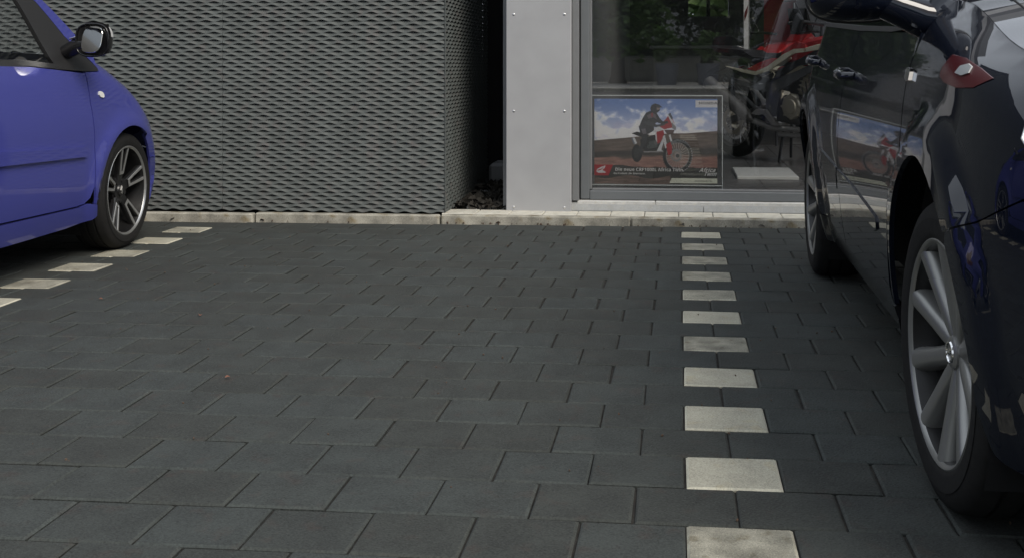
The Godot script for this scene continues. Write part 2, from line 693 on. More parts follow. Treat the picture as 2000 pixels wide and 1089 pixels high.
func build_mesh_building():
	var t := thing("mesh_clad_building", "dark grey building clad in expanded metal mesh, left of the light pillar", "building")
	var fx := 6.43
	var cx := -1.347
	var h := 1.13
	# panels: x from, x to; two heights
	var k := 0
	for c in [[-6.289, -4.489], [-4.487, -2.687], [-2.685, -1.485]]:
		for lev in [[0.052, 1.126], [1.1695, 1.41], [2.5865, 1.41]]:
			var w: float = c[1] - c[0]
			var m := sheet_of(w, lev[1], 0)
			place("mesh_panel", m, M.mesh, t, V(c[0], lev[0], fx + 0.02))
			k += 1
	for lev in [[0.052, 1.126], [1.1695, 1.41], [2.5865, 1.41]]:
		var m := sheet_of(0.134, lev[1], 0)
		place("corner_mesh_panel", m, M.mesh, t, V(-1.4845, lev[0], fx + 0.0197))
		var m2 := sheet_of(1.48, lev[1], 0)
		place("side_mesh_panel", m2, M.mesh, t, V(cx - 0.016, lev[0], fx + 0.01), Vector3(0, PI / 2, 0))
	var st := begin()
	box(st, V(cx + 0.001, 2.02, fx + 0.004), Vector3(0.005, 3.94, 0.006), 0.0)
	put("corner_trim", st, M.mesh, t)
	st = begin()
	box(st, V(-3.86, 2.0, 7.24), Vector3(4.92, 3.96, 1.44), 0.0)
	put("wall", st, M.dark_wall, t)
	st = begin()
	box(st, V(-3.82, 4.02, 7.2), Vector3(5.0, 0.05, 1.56), 0.01)
	put("coping", st, M.jamb, t)


# ------------------------------------------------------------------ showroom
func build_showroom():
	var t := thing("showroom_building", "showroom with light grey pillar and large grey framed shop window", "building")
	# pillar of light grey sheet
	var st := begin()
	box(st, V(-0.822, 1.5, 6.68), Vector3(0.386, 3.0, 0.16), 0.003)
	var pil := put("pillar", st, M.panel, t)
	for y in [0.065, 0.632, 1.203, 1.774]:
		for x in [-0.969, -0.668]:
			st = begin()
			lathe(st, [Vector2(0.0, 0.0075), Vector2(0.002, 0.007), Vector2(0.0035, 0.004), Vector2(0.004, 0.0)], 10, V(x, y, 6.6), Basis(Vector3(0, 0, 1), Vector3(0, 1, 0), Vector3(1, 0, 0)))
			put("screw", st, M.screw, pil)
	# recess between the mesh building and the pillar
	st = begin()
	box(st, V(-1.029, 1.52, 6.70), Vector3(0.024, 2.98, 0.10), 0.002)
	put("pillar_flank", st, M.jamb, t)
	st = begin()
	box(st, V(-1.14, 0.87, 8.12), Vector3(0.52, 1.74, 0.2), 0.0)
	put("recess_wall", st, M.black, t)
	st = begin()
	box(st, V(-1.16, 0.13, 7.75), Vector3(0.26, 0.2, 0.3), 0.02)
	put("recess_plinth", st, M.jamb, t)
	# jamb and window frame
	st = begin()
	box(st, V(-0.608, 1.55, 6.7), Vector3(0.038, 2.9, 0.1), 0.002)
	put("jamb", st, M.jamb, t)
	st = begin()
	box(st, V(-0.586, 1.55, 6.74), Vector3(0.008, 2.9, 0.06), 0.0)
	put("seal", st, M.seal, t)
	var win := Node3D.new()
	win.name = "shop_window"
	t.add_child(win)
	for b in [[-0.555, 1.52, 0.054, 2.83], [3.22, 1.52, 0.054, 2.83]]:
		st = begin()
		box(st, V(b[0], b[1], 6.735), Vector3(b[2], b[3], 0.07), 0.004)
		put("frame", st, M.frame, win)
	for b in [[1.332, 0.128, 3.718, 0.054], [1.332, 2.9, 3.718, 0.06]]:
		st = begin()
		box(st, V(b[0], b[1], 6.735), Vector3(b[2], b[3], 0.07), 0.004)
		put("frame", st, M.frame, win)
	for b in [[-0.522, 1.51, 0.012, 2.7], [3.187, 1.51, 0.012, 2.7]]:
		st = begin()
		box(st, V(b[0], b[1], 6.745), Vector3(b[2], b[3], 0.05), 0.002)
		put("glazing_bead", st, M.jamb, win)
	st = begin()
	box(st, V(1.332, 0.161, 6.745), Vector3(3.69, 0.012, 0.05), 0.002)
	put("glazing_bead", st, M.jamb, win)
	for d in [6.726, 6.742, 6.758]:
		st = begin()
		box(st, V(1.3315, 1.513, d), Vector3(3.717, 2.714, 0.006))
		put("pane", st, M.glass, win)
	# light sill stones under the frame, and the sloping grey slab before them
	var xx := -0.60
	for w in [0.465, 1.1, 1.1, 1.1]:
		st = begin()
		box(st, V(xx + w / 2, 0.074, 6.72), Vector3(w - 0.004, 0.05, 0.13), 0.003)
		put("sill_stone", st, M.marble, t)
		xx += w
	for c in [[-0.725, 0.145], [0.149, 1.15], [1.154, 2.15], [2.154, 3.15]]:
		st = begin()
		var a: float = c[0]
		var b: float = c[1]
		var a2 := a + (0.035 if a < -0.5 else 0.0)
		var fo := [V(a, 0.03, 6.627), V(b, 0.03, 6.627), V(b, 0.047, 6.627), V(a, 0.047, 6.627)]
		var f: float = 6.664
		quad(st, fo[0], fo[1], fo[2], fo[3], Vector3(0, 0, 1))
		quad(st, fo[3], fo[2], V(b, 0.092, f), V(a2, 0.092, f), Vector3(0, 1, 1))
		quad(st, V(a2, 0.092, f), V(b, 0.092, f), V(b, 0.092, 6.70), V(a2, 0.092, 6.70), Vector3(0, 1, 0))
		quad(st, fo[0], fo[3], V(a2, 0.092, f), V(a2, 0.03, f), Vector3(-1, 0, 0))
		quad(st, V(a2, 0.03, f), V(a2, 0.092, f), V(a2, 0.092, 6.70), V(a2, 0.03, 6.70), Vector3(-1, 0, 0))
		quad(st, fo[1], fo[2], V(b, 0.092, f), V(b, 0.03, f), Vector3(1, 0, 0))
		put("sill_slab", st, M.slab, t)
	st = begin()
	box(st, V(-0.852, 1.5, 7.36), Vector3(0.016, 3.0, 1.18), 0.002)
	put("bounce_cladding", st, M.panel, t)  # unseen pale cladding, added to bounce daylight onto the side mesh
	# shell of the room
	st = begin()
	box(st, V(0.395, 2.26, 15.06), Vector3(0.05, 1.44, 0.06), 0.004)
	put("rear_window_post", st, M.seal, t)
	st = begin()
	box(st, V(1.22, 3.22, 8.955), Vector3(2.8, 0.01, 3.3), 0.0)
	put("added_skylight", st, M.glass, t)  # unseen roof glazing, added to let daylight fall on the motorcycle
	var walls := {"back_wall": [V(2.18, 1.5, 15.1), Vector3(3.04, 3.0, 0.2), M.room_wall], "back_wall_left": [V(-0.33, 1.5, 15.1), Vector3(0.92, 3.0, 0.2), M.room_wall], "back_wall_low": [V(0.395, 0.78, 15.1), Vector3(0.53, 1.52, 0.2), M.room_wall], "left_wall": [V(-0.74, 1.5, 10.97), Vector3(0.2, 3.0, 8.4), M.room_wall], "right_wall": [V(3.55, 0.1, 10.9), Vector3(0.2, 0.5, 8.3), M.room_wall], "side_lintel": [V(3.55, 2.9, 10.9), Vector3(0.2, 0.2, 8.3), M.room_wall], "added_side_post": [V(3.55, 1.575, 8.6), Vector3(0.06, 2.45, 0.08), M.frame], "added_side_post_rear": [V(3.55, 1.575, 11.4), Vector3(0.06, 2.45, 0.08), M.frame], "added_side_pane": [V(3.58, 1.575, 10.9), Vector3(0.006, 2.45, 8.3), M.glass], "ceiling": [V(1.4, 3.1, 6.98), Vector3(4.6, 0.2, 0.76), M.room_wall], "ceiling_rear": [V(1.4, 3.1, 12.9), Vector3(4.6, 0.2, 4.7), M.room_wall], "ceiling_left": [V(-0.47, 3.1, 8.955), Vector3(0.74, 0.2, 3.19), M.room_wall], "ceiling_right": [V(3.1, 3.1, 8.955), Vector3(1.1, 0.2, 3.19), M.room_wall], "lintel": [V(1.4, 2.99, 6.66), Vector3(4.4, 0.12, 0.2), M.panel], "wall_right": [V(3.62, 1.5, 6.76), Vector3(0.5, 3.0, 0.12), M.panel], "roof_edge": [V(1.7, 3.32, 6.75), Vector3(4.6, 0.24, 0.3), M.jamb]}  # side posts and pane are unseen, added to bring sun onto the motorcycle
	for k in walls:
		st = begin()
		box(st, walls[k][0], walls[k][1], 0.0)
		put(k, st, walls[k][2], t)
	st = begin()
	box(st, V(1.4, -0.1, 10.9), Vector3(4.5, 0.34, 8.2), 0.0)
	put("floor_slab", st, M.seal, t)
	st = begin()
	box(st, Vector3.ZERO, Vector3(0.296, 0.02, 0.296), 0.002)
	var tile := st.commit()
	for i in 12:
		for j in 16:
			place("floor_tile", tile, M.tile, t, V(-0.48 + 0.3 * i, 0.082 + rng.randf_range(-1, 1) * 0.0005, 6.97 + 0.3 * j))
	st = begin()
	box(st, V(1.4, 0.081, 13.3), Vector3(4.2, 0.02, 3.2), 0.0)
	put("far_floor", st, M.tile, t)


# ------------------------------------------------------------------ car helpers
# a piece of a car's side: outline in (u forward, y up), pushed out to w(u, y); sg +1 the right side, -1 the left
func skin(st: SurfaceTool, outline: PackedVector2Array, w: Callable, sg: float, cell: float, off := 0.0, lip := 0.012):
	var lo := Vector2(1e9, 1e9)
	var hi := -lo
	for p in outline:
		lo = lo.min(p)
		hi = hi.max(p)
	var i0 := int(floor(lo.x / cell))
	var i1 := int(ceil(hi.x / cell))
	var j0 := int(floor(lo.y / cell))
	var j1 := int(ceil(hi.y / cell))
	var at := func(p: Vector2): return Vector3(sg * (w.call(p.x, p.y) + off), p.y, -p.x)
	var nrm := func(p: Vector2):
		var e := 0.004
		var wu: float = (w.call(p.x + e, p.y) - w.call(p.x - e, p.y)) / (2 * e)
		var wy: float = (w.call(p.x, p.y + e) - w.call(p.x, p.y - e)) / (2 * e)
		return Vector3(sg, -wy, wu).normalized()
	for i in range(i0, i1):
		for j in range(j0, j1):
			var c := PackedVector2Array([Vector2(i, j) * cell, Vector2(i + 1, j) * cell, Vector2(i + 1, j + 1) * cell, Vector2(i, j + 1) * cell])
			for poly in Geometry2D.intersect_polygons(c, outline):
				var ix := Geometry2D.triangulate_polygon(poly)
				var ps := []
				var ns := []
				for p in poly:
					ps.append(at.call(p))
					ns.append(nrm.call(p))
				for k in range(0, ix.size(), 3):
					stri(st, [ps[ix[k]], ps[ix[k + 1]], ps[ix[k + 2]]], [ns[ix[k]], ns[ix[k + 1]], ns[ix[k + 2]]])
	if lip != 0.0:
		var cw := Geometry2D.is_polygon_clockwise(outline)
		for k in outline.size():
			var a := outline[k]
			var b := outline[(k + 1) % outline.size()]
			var m := maxi(1, int(ceil(a.distance_to(b) / cell)))
			var e := (b - a).normalized()
			var o2 := Vector2(e.y, -e.x) * (-1.0 if cw else 1.0)
			var out := Vector3(0, o2.y, -o2.x)
			for q in m:
				var p := a.lerp(b, float(q) / m)
				var r := a.lerp(b, float(q + 1) / m)
				var pa: Vector3 = at.call(p)
				var pb: Vector3 = at.call(r)
				var d := Vector3(-sg * lip, 0, 0)
				# the edge turns inwards with a small round so that it catches light
				quad(st, pa, pb, pb + d, pa + d, out)


func arc(cx: float, cy: float, r: float, a0: float, a1: float, n: int) -> PackedVector2Array:
	var out := PackedVector2Array()
	for k in n + 1:
		var a := deg_to_rad(lerpf(a0, a1, float(k) / n))
		out.append(Vector2(cx + r * cos(a), cy + r * sin(a)))
	return out


# the top of a car between its two sides: us from rear to front, yt(u) at the edge, dome in the middle
func deck(st: SurfaceTool, u0: float, u1: float, nu: int, yt: Callable, w: Callable, dome: Callable, inset := 0.0, half_only := 1.0):
	var nv := 16
	var grid := []
	for i in nu + 1:
		var u := lerpf(u0, u1, float(i) / nu)
		var row := []
		for j in nv + 1:
			var v := -1.0 + 2.0 * j / nv
			var y: float = yt.call(u)
			row.append(Vector3(v * (w.call(u, y) - inset) * half_only, y + dome.call(u) * (1.0 - v * v), -u))
		grid.append(row)
	grid_mesh(st, grid, Vector3.UP)


func grid_mesh(st: SurfaceTool, g: Array, out: Vector3):
	var nr := []
	for i in g.size():
		var row := []
		for j in g[0].size():
			var a: Vector3 = g[mini(i + 1, g.size() - 1)][j] - g[maxi(i - 1, 0)][j]
			var b: Vector3 = g[i][mini(j + 1, g[0].size() - 1)] - g[i][maxi(j - 1, 0)]
			var n := a.cross(b).normalized()
			row.append(n if n.dot(out) >= 0 else -n)
		nr.append(row)
	for i in g.size() - 1:
		for j in g[0].size() - 1:
			squad(st, [g[i][j], g[i + 1][j], g[i + 1][j + 1], g[i][j + 1]], [nr[i][j], nr[i + 1][j], nr[i + 1][j + 1], nr[i][j + 1]])


# a wheel whose outer face looks along +x; r the tyre, rr the rim's radius, wd the width
func make_wheel(parent: Node3D, at: Vector3, turn: float, r: float, rr: float, wd: float, style: String) -> Node3D:
	var wh := Node3D.new()
	wh.name = "wheel"
	parent.add_child(wh, true)
	wh.position = at
	wh.rotation.y = turn
	var h := wd / 2
	var st := begin()
	var prof := [Vector2(-h * 0.8, rr - 0.012), Vector2(-h, rr + 0.03), Vector2(-h * 0.97, r - 0.03), Vector2(-h * 0.8, r - 0.008)]
	for k in 3:  # tread grooves
		var x := h * (-0.45 + 0.45 * k)
		prof += [Vector2(x - 0.006, r), Vector2(x - 0.005, r - 0.006), Vector2(x + 0.005, r - 0.006), Vector2(x + 0.006, r)]
	prof += [Vector2(h * 0.80, r - 0.006), Vector2(h * 0.9, r - 0.014), Vector2(h * 0.975, r - 0.032), Vector2(h * 1.0, r - 0.05), Vector2(h * 1.005, (r + rr) / 2), Vector2(h * 1.0, rr + 0.022), Vector2(h * 0.985, rr + 0.016), Vector2(h * 0.985, rr + 0.012), Vector2(h * 0.94, rr + 0.001), Vector2(h * 0.84, rr - 0.008)]
	lathe(st, prof, 72)
	put("tyre", st, M.rubber, wh)
	# rim: lip and barrel
	st = begin()
	var lipm: Material = M.rim_silver if style == "ten" else M.satin
	lathe(st, [Vector2(h * 0.84, rr + 0.003), Vector2(h * 0.93, rr + 0.004), Vector2(h * 0.96, rr - 0.001), Vector2(h * 0.94, rr - 0.006), Vector2(h * 0.88, rr - 0.010)], 72)
	put("rim_lip", st, lipm, wh)
	st = begin()
	lathe(st, [Vector2(h * 0.88, rr - 0.010), Vector2(h * 0.3, rr - 0.022), Vector2(-h * 0.2, rr - 0.03), Vector2(-h * 0.3, rr * 0.5), Vector2(-h * 0.3, 0.0)], 48)
	put("rim_barrel", st, M.rim_dark, wh)
	st = begin()
	lathe(st, [Vector2(-h * 0.05, rr * 0.64), Vector2(h * 0.02, rr * 0.64), Vector2(h * 0.02, rr * 0.3), Vector2(h * 0.1, rr * 0.28), Vector2(h * 0.1, 0.0)], 40)
	put("brake_disc", st, mat(0.05, 0.05, 0.05, 0.45, 0.6), wh)
	if style == "ten":
		for k in 10:
			var a := TAU * k / 10.0
			st = begin()
			round_spoke(st, [[0.028, 0.0, 0.040, h * 0.62], [0.075, 0.0, 0.046, h * 0.70], [0.14, 0.0, 0.046, h * 0.80], [rr - 0.006, 0.0, 0.056, h * 0.93]], a, 0.045, 0.015)
			put("spoke", st, M.rim_silver, wh)
		st = begin()
		lathe(st, [Vector2(h * 0.2, 0.085), Vector2(h * 0.52, 0.084), Vector2(h * 0.60, 0.074), Vector2(h * 0.60, 0.05), Vector2(h * 0.52, 0.036), Vector2(h * 0.66, 0.034), Vector2(h * 0.70, 0.028), Vector2(h * 0.70, 0.0)], 40)
		put("hub", st, M.rim_silver, wh)
		for k in 5:
			st = begin()
			var a := TAU * (k + 0.5) / 5.0 + 0.0
			lathe(st, [Vector2(h * 0.52, 0.014), Vector2(h * 0.625, 0.0135), Vector2(h * 0.615, 0.011), Vector2(h * 0.54, 0.010), Vector2(h * 0.54, 0.0)], 14, Vector3(0, 0.058 * cos(a), 0.058 * sin(a)))
			put("bolt_hole", st, M.rim_dark, wh)
		st = begin()  # ring and flash emblem of the cap
		lathe(st, [Vector2(h * 0.70, 0.024), Vector2(h * 0.73, 0.0225), Vector2(h * 0.73, 0.020), Vector2(h * 0.70, 0.0185)], 30)
		box(st, Vector3(h * 0.715, 0.002, 0), Vector3(0.004, 0.006, 0.05), 0.001, Basis(Vector3(1, 0, 0), 0.5))
		put("cap_emblem", st, M.chrome, wh)
	else:
		for k in 5:
			var a := TAU * k / 5.0 + 0.03
			# black body of the twin spoke
			st = begin()
			spoke(st, [[0.03, 0.0, 0.060, h * 0.5], [0.085, 0.0, 0.052, h * 0.60]], a, 0.022, 0.005)
			for s in [-1.0, 1.0]:
				spoke(st, [[0.075, s * 0.012, 0.026, h * 0.58], [0.13, s * 0.021, 0.022, h * 0.68], [rr - 0.005, s * 0.032, 0.026, h * 0.84]], a, 0.022, 0.004)
			put("spoke", st, M.rim_dark, wh)
			# machined bright faces
			st = begin()
			for s in [-1.0, 1.0]:
				spoke(st, [[0.082, s * 0.014, 0.013, h * 0.60 + 0.0055], [0.13, s * 0.0215, 0.013, h * 0.68 + 0.0055], [rr - 0.008, s * 0.032, 0.016, h * 0.84 + 0.004]], a, 0.004, 0.001)
			spoke(st, [[0.078, 0.0, 0.040, h * 0.60 + 0.004], [0.094, 0.0, 0.043, h * 0.62 + 0.005]], a, 0.004, 0.001)
			put("spoke_face", st, M.satin, wh)
			st = begin()
			var a2 := a + TAU / 10.0
			lathe(st, [Vector2(h * 0.3, 0.013), Vector2(h * 0.56, 0.012), Vector2(h * 0.56, 0.0)], 8, Vector3(0, 0.052 * cos(a2), 0.052 * sin(a2)))
			put("wheel_bolt", st, M.rim_dark, wh)
		st = begin()
		lathe(st, [Vector2(h * 0.2, 0.072), Vector2(h * 0.46, 0.07), Vector2(h * 0.5, 0.06), Vector2(h * 0.54, 0.032), Vector2(h * 0.62, 0.028), Vector2(h * 0.63, 0.0)], 32)
		put("hub", st, M.rim_dark, wh)
		st = begin()  # the upright lozenge on the cap
		var xf := Transform3D(Basis(Vector3(0, 0, -1), Vector3(0, 1, 0), Vector3(1, 0, 0)), Vector3.ZERO)
		prism(st, P([-0.010, 0.0, 0.0, 0.020, 0.004, 0.014, -0.003, 0.0, 0.004, -0.014, 0.0, -0.020]), h * 0.63, h * 0.63 + 0.003, xf)
		prism(st, P([0.010, 0.0, 0.0, 0.020, -0.004, 0.014, 0.003, 0.0, -0.004, -0.014, 0.0, -0.020]), h * 0.63, h * 0.63 + 0.002, xf)
		put("cap_emblem", st, M.satin, wh)
	return wh


# a spoke with a rounded back of its own: stations [radius, sideways, width, x of the face]
func round_spoke(st: SurfaceTool, s: Array, a: float, depth: float, _bev: float):
	var rad := Vector3(0, cos(a), sin(a))
	var tan_ := Vector3(0, -sin(a), cos(a))
	var fine := []
	for i in 13:
		var f := lerpf(0.0, s.size() - 1.0, i / 12.0)
		var k := mini(int(f), s.size() - 2)
		var q := []
		for j in 4:
			q.append(smooth(f, range(s.size()), s.map(func(v): return v[j])))
		fine.append(q)
	var g := []
	for q in fine:
		var row := []
		for j in 13:
			var b := PI * j / 12.0
			row.append(rad * q[0] + tan_ * (-q[2] / 2 * signf(cos(b)) * pow(absf(cos(b)), 0.7)) + Vector3(q[3] - depth * (1.0 - pow(sin(b), 0.55)), 0, 0))
		g.append(row)
	grid_mesh(st, g, Vector3(1, 0, 0))


# stations: [radius, sideways, width, x of the face]
func spoke(st: SurfaceTool, s: Array, a: float, depth: float, bev: float):
	var rad := Vector3(0, cos(a), sin(a))
	var tan_ := Vector3(0, -sin(a), cos(a))
	var rings := []
	for q in s:
		var c: Vector3 = rad * q[0] + tan_ * q[1]
		var w: float = q[2] / 2
		var x: float = q[3]
		rings.append([c + tan_ * (-w) + Vector3(x - depth, 0, 0), c + tan_ * (-w) + Vector3(x - bev, 0, 0), c + tan_ * (-w + bev) + Vector3(x, 0, 0), c + tan_ * (w - bev) + Vector3(x, 0, 0), c + tan_ * w + Vector3(x - bev, 0, 0), c + tan_ * w + Vector3(x - depth, 0, 0)])
	var outs := [-tan_, -tan_ + Vector3(1, 0, 0), Vector3(1, 0, 0), tan_ + Vector3(1, 0, 0), tan_]
	for i in rings.size() - 1:
		for j in 5:
			quad(st, rings[i][j], rings[i][j + 1], rings[i + 1][j + 1], rings[i + 1][j], outs[j])


# ------------------------------------------------------------------ purple hatchback on the left
func crest_left(u: float) -> float:
	return smooth(u, [-0.3, -0.15, -0.04, 0.065, 0.16, 0.284, 0.45, 0.60, 0.68], [0.965, 0.938, 0.895, 0.838, 0.782, 0.695, 0.59, 0.525, 0.50])


func w_left(u: float, y: float) -> float:
	var b := smooth(y, [0.1, 0.15, 0.25, 0.35, 0.5, 0.65, 0.8, 0.9, 1.0, 1.2, 1.4, 1.5], [-0.08, -0.05, -0.02, -0.005, 0.0, -0.005, -0.03, -0.06, -0.10, -0.18, -0.30, -0.36])
	var t := 0.0
	if u > 0.0:
		t = 0.45 * (1.0 - sqrt(maxf(0.0, 1.0 - pow(minf(1.0, maxf(0.0, u - 0.12) / 0.565), 2))))
	if u < -2.2:
		t = 0.35 * (1.0 - sqrt(maxf(0.0, 1.0 - pow(minf(1.0, (-2.2 - u) / 0.66), 2))))
	for c in [0.05, -2.33]:
		var r := Vector2(u - c, y - 0.275).length() - 0.335
		if r > -0.02:
			t -= 0.020 * exp(-pow(r / 0.055, 2))
	if u > -0.16:
		var d := crest_left(u) - y
		if d < 0.10:
			t += 0.045 * pow(1.0 - maxf(d, 0.0) / 0.10, 2)
	return 0.80 + b - t


func arch_liner(st: SurfaceTool, cu: float, cy: float, ru: float, ry: float, x0: float, x1: float):
	for k in 24:
		var a := deg_to_rad(-30.0 + 240.0 * k / 24.0)
		var b := deg_to_rad(-30.0 + 240.0 * (k + 1) / 24.0)
		quad(st, Vector3(x0, cy + ry * sin(a), -cu - ru * cos(a)), Vector3(x1, cy + ry * sin(a), -cu - ru * cos(a)), Vector3(x1, cy + ry * sin(b), -cu - ru * cos(b)), Vector3(x0, cy + ry * sin(b), -cu - ru * cos(b)))


func build_left_car():
	var t := thing("parked_car", "purple two-door hatchback with black five-spoke wheel, parked on the left facing the mesh wall", "car", V(-3.5, 0, 5.29))
	var w := w_left
	var fr := PackedVector2Array([Vector2(-0.287, 0.872), Vector2(-0.15, 0.873), Vector2(-0.135, 0.932)])
	for k in 17:
		var u := lerpf(-0.12, 0.68, k / 16.0)
		fr.append(Vector2(u, crest_left(u)))
	var bumper := PackedVector2Array()
	fr.append_array(P([0.67, 0.474, 0.50, 0.459]))
	var a := ell(0.035, 0.275, 0.300, 0.332, 27.6, 192, 26)
	fr.append_array(a)
	fr.append_array(P([-0.262, 0.2, -0.288, 0.262, -0.305, 0.34, -0.297, 0.45, -0.291, 0.59, -0.300, 0.732]))
	bumper = P([0.68, 0.47, 0.50, 0.455])
	bumper.append_array(ell(0.035, 0.275, 0.300, 0.332, 27, -18, 8))
	bumper.append_array(P([0.44, 0.165, 0.68, 0.18]))
	var door := P([-0.295, 0.866, -0.308, 0.732, -0.299, 0.589, -0.305, 0.447, -0.314, 0.34, -0.332, 0.292, -0.362, 0.270, -0.42, 0.264, -0.63, 0.265, -1.5, 0.272, -1.62, 0.32, -1.66, 0.5, -1.64, 0.902, -1.0, 0.902, -0.72, 0.897, -0.53, 0.884])
	var sill := P([-0.268, 0.2, -0.292, 0.256, -0.34, 0.266, -0.40, 0.257, -0.63, 0.258, -1.9, 0.264, -1.96, 0.19, -0.95, 0.164, -0.5, 0.172, -0.3, 0.186])
	var quarter := P([-1.648, 0.902, -1.668, 0.5, -1.63, 0.32, -1.70, 0.272, -1.985, 0.272])
	quarter.append_array(arc(-2.33, 0.275, 0.335, 178, -12, 26))
	quarter[quarter.size() - 1] = Vector2(-2.003, 0.206)
	quarter = P([-1.648, 0.902, -1.668, 0.5, -1.63, 0.32, -1.70, 0.270, -1.97, 0.270])
	var ar := arc(-2.33, 0.275, 0.335, 0, 195, 26)
	quarter.append_array(ar)
	quarter.append_array(P([-2.70, 0.2, -2.845, 0.22, -2.85, 0.9]))
	for s in [1.0, -1.0]:
		var cell := 0.028 if s > 0 else 0.07
		var st := begin()
		skin(st, fr, w, s, cell)
		put("fender", st, M.purple, t)
		st = begin()
		skin(st, bumper, w, s, cell, 0.002)
		put("bumper_side", st, M.purple, t)
		st = begin()
		skin(st, door, w, s, cell)
		var d := put("door", st, M.purple, t)
		st = begin()
		skin(st, P([-0.388, 0.492, -0.382, 0.524, -0.39, 0.531, -1.0, 0.556, -1.60, 0.572, -1.61, 0.515, -1.0, 0.500, -0.40, 0.487]), w, s, cell, 0.016, 0.018)
		put("rubbing_strip", st, M.purple, d)
		st = begin()
		box(st, Vector3(s * 0.765, 0.80, 1.48), Vector3(0.03, 0.035, 0.17), 0.012)
		put("door_handle", st, M.purple, d)
		st = begin()
		skin(st, sill, w, s, cell, 0.010, 0.03)
		put("sill", st, M.purple, t)
		st = begin()
		skin(st, quarter, w, s, cell)
		put("quarter_panel", st, M.purple, t)
		# side repeater
		st = begin()
		skin(st, P([-0.222, 0.765, -0.217, 0.779, -0.205, 0.782, -0.184, 0.776, -0.176, 0.766, -0.178, 0.754, -0.190, 0.750, -0.212, 0.755]), w, s, 0.01, 0.006, 0.008)
		put("side_repeater", st, M.white_plastic, t)
		# windscreen pillar, roof rail, rear pillar
		st = begin()
		skin(st, P([-0.138, 0.936, -0.254, 1.045, -0.426, 1.200, -0.72, 1.385, -0.95, 1.45, -2.45, 1.45, -2.45, 1.40, -0.97, 1.41, -0.80, 1.365, -0.49, 1.193, -0.353, 1.036, -0.205, 0.925, -0.155, 0.88]), w, s, cell)
		put("windscreen_pillar", st, M.purple, t)
		st = begin()
		skin(st, P([-2.30, 0.905, -2.36, 1.1, -2.32, 1.398, -2.46, 1.398, -2.72, 1.2, -2.845, 0.905]), w, s, cell)
		put("rear_pillar", st, M.purple, t)
		# black frame of the side window, with the mirror triangle
		st = begin()
		skin(st, P([-0.53, 0.912, -0.53, 0.888, -0.30, 0.876, -0.152, 0.877, -0.21, 0.922, -0.356, 1.033, -0.493, 1.19, -0.81, 1.36, -0.97, 1.405, -1.62, 1.405, -1.62, 1.385, -0.98, 1.38, -0.83, 1.335, -0.655, 1.235, -0.602, 1.09, -0.548, 0.94]), w, s, cell, 0.001, 0.02)
		put("window_frame", st, M.plastic, d)
		st = begin()
		skin(st, P([-0.532, 0.912, -0.532, 0.889, -0.72, 0.901, -1.0, 0.906, -1.63, 0.906, -1.63, 0.932, -1.0, 0.930, -0.72, 0.925]), w, s, cell, 0.003, 0.02)
		put("belt_trim", st, M.plastic, d)
		st = begin()
		skin(st, P([-0.545, 0.918, -0.60, 1.09, -0.652, 1.235, -0.83, 1.34, -0.98, 1.385, -1.56, 1.388, -1.58, 0.928, -1.0, 0.928, -0.72, 0.922]), w, s, 0.06, -0.012, 0.0)
		put("side_window", st, M.car_glass, d)
		st = begin()
		skin(st, P([-1.56, 0.93, -1.54, 1.405, -1.63, 1.405, -1.65, 0.93]), w, s, cell, 0.001, 0.02)
		put("centre_pillar", st, M.plastic, t)
		st = begin()
		skin(st, P([-1.65, 0.91, -1.63, 1.40, -2.32, 1.398, -2.36, 1.1, -2.30, 0.91]), w, s, 0.06, -0.01, 0.0)
		put("rear_window", st, M.tinted, t)
		# wheels
		st = begin()
		arch_liner(st, 0.035, 0.275, 0.31, 0.342, s * 0.5, s * 0.70)
		arch_liner(st, -2.33, 0.275, 0.345, 0.345, s * 0.5, s * 0.785)
		put("arch_liner", st, M.black, t)
	for u in [0.05, -2.33]:
		make_wheel(t, Vector3(0.692, 0.285, -u), 0.05 if u > 0 else 0.0, 0.286, 0.218, 0.19, "five")
		make_wheel(t, Vector3(-0.692, 0.285, -u), PI + (0.05 if u > 0 else 0.0), 0.286, 0.218, 0.19, "five")
	# bonnet, windscreen, roof, tail
	var st := begin()
	deck(st, -0.145, 0.68, 24, crest_left, w, func(u): return 0.02 + 0.02 * (0.68 - u))
	put("bonnet", st, M.purple, t)
	var ws := func(u): return lin(u, [-0.95, -0.72, -0.426, -0.254, -0.14], [1.45, 1.385, 1.20, 1.045, 0.938])
	st = begin()
	deck(st, -0.95, -0.14, 16, ws, w, func(u): return 0.03, 0.004)
	put("windscreen", st, M.car_glass, t)
	st = begin()
	deck(st, -2.46, -0.95, 16, func(u): return 1.45, w, func(u): return 0.05)
	put("roof", st, M.purple, t)
	st = begin()
	deck(st, -2.85, -2.46, 10, func(u): return lin(u, [-2.85, -2.72, -2.46], [0.9, 1.2, 1.45]), w, func(u): return 0.05)
	put("tailgate", st, M.purple, t)
	st = begin()
	var g := []
	for y in [0.2, 0.35, 0.5, 0.7, 0.9]:
		var row := []
		for v in 9:
			var x: float = lerpf(-1, 1, v / 8.0)
			row.append(Vector3(x * w.call(-2.85, y), y, 2.85 + 0.05 * (1 - x * x)))
		g.append(row)
	grid_mesh(st, g, Vector3(0, 0, 1))
	put("rear_bumper", st, M.purple, t)
	st = begin()
	g = []
	for y in [0.17, 0.3, 0.4, 0.5]:
		var row := []
		for v in 9:
			var x: float = lerpf(-1, 1, v / 8.0)
			row.append(Vector3(x * w.call(0.68, y), y, -0.68 - 0.04 * (1 - x * x)))
		g.append(row)
	grid_mesh(st, g, Vector3(0, 0, -1))
	put("front_bumper", st, M.purple, t)
	for s in [1.0, -1.0]:
		st = begin()
		skin(st, P([-2.62, 0.75, -2.60, 0.98, -2.72, 1.0, -2.80, 0.78]), w, s, 0.05, 0.006, 0.01)
		put("tail_lamp", st, M.lens_and_patch_red, t)
	st = begin()
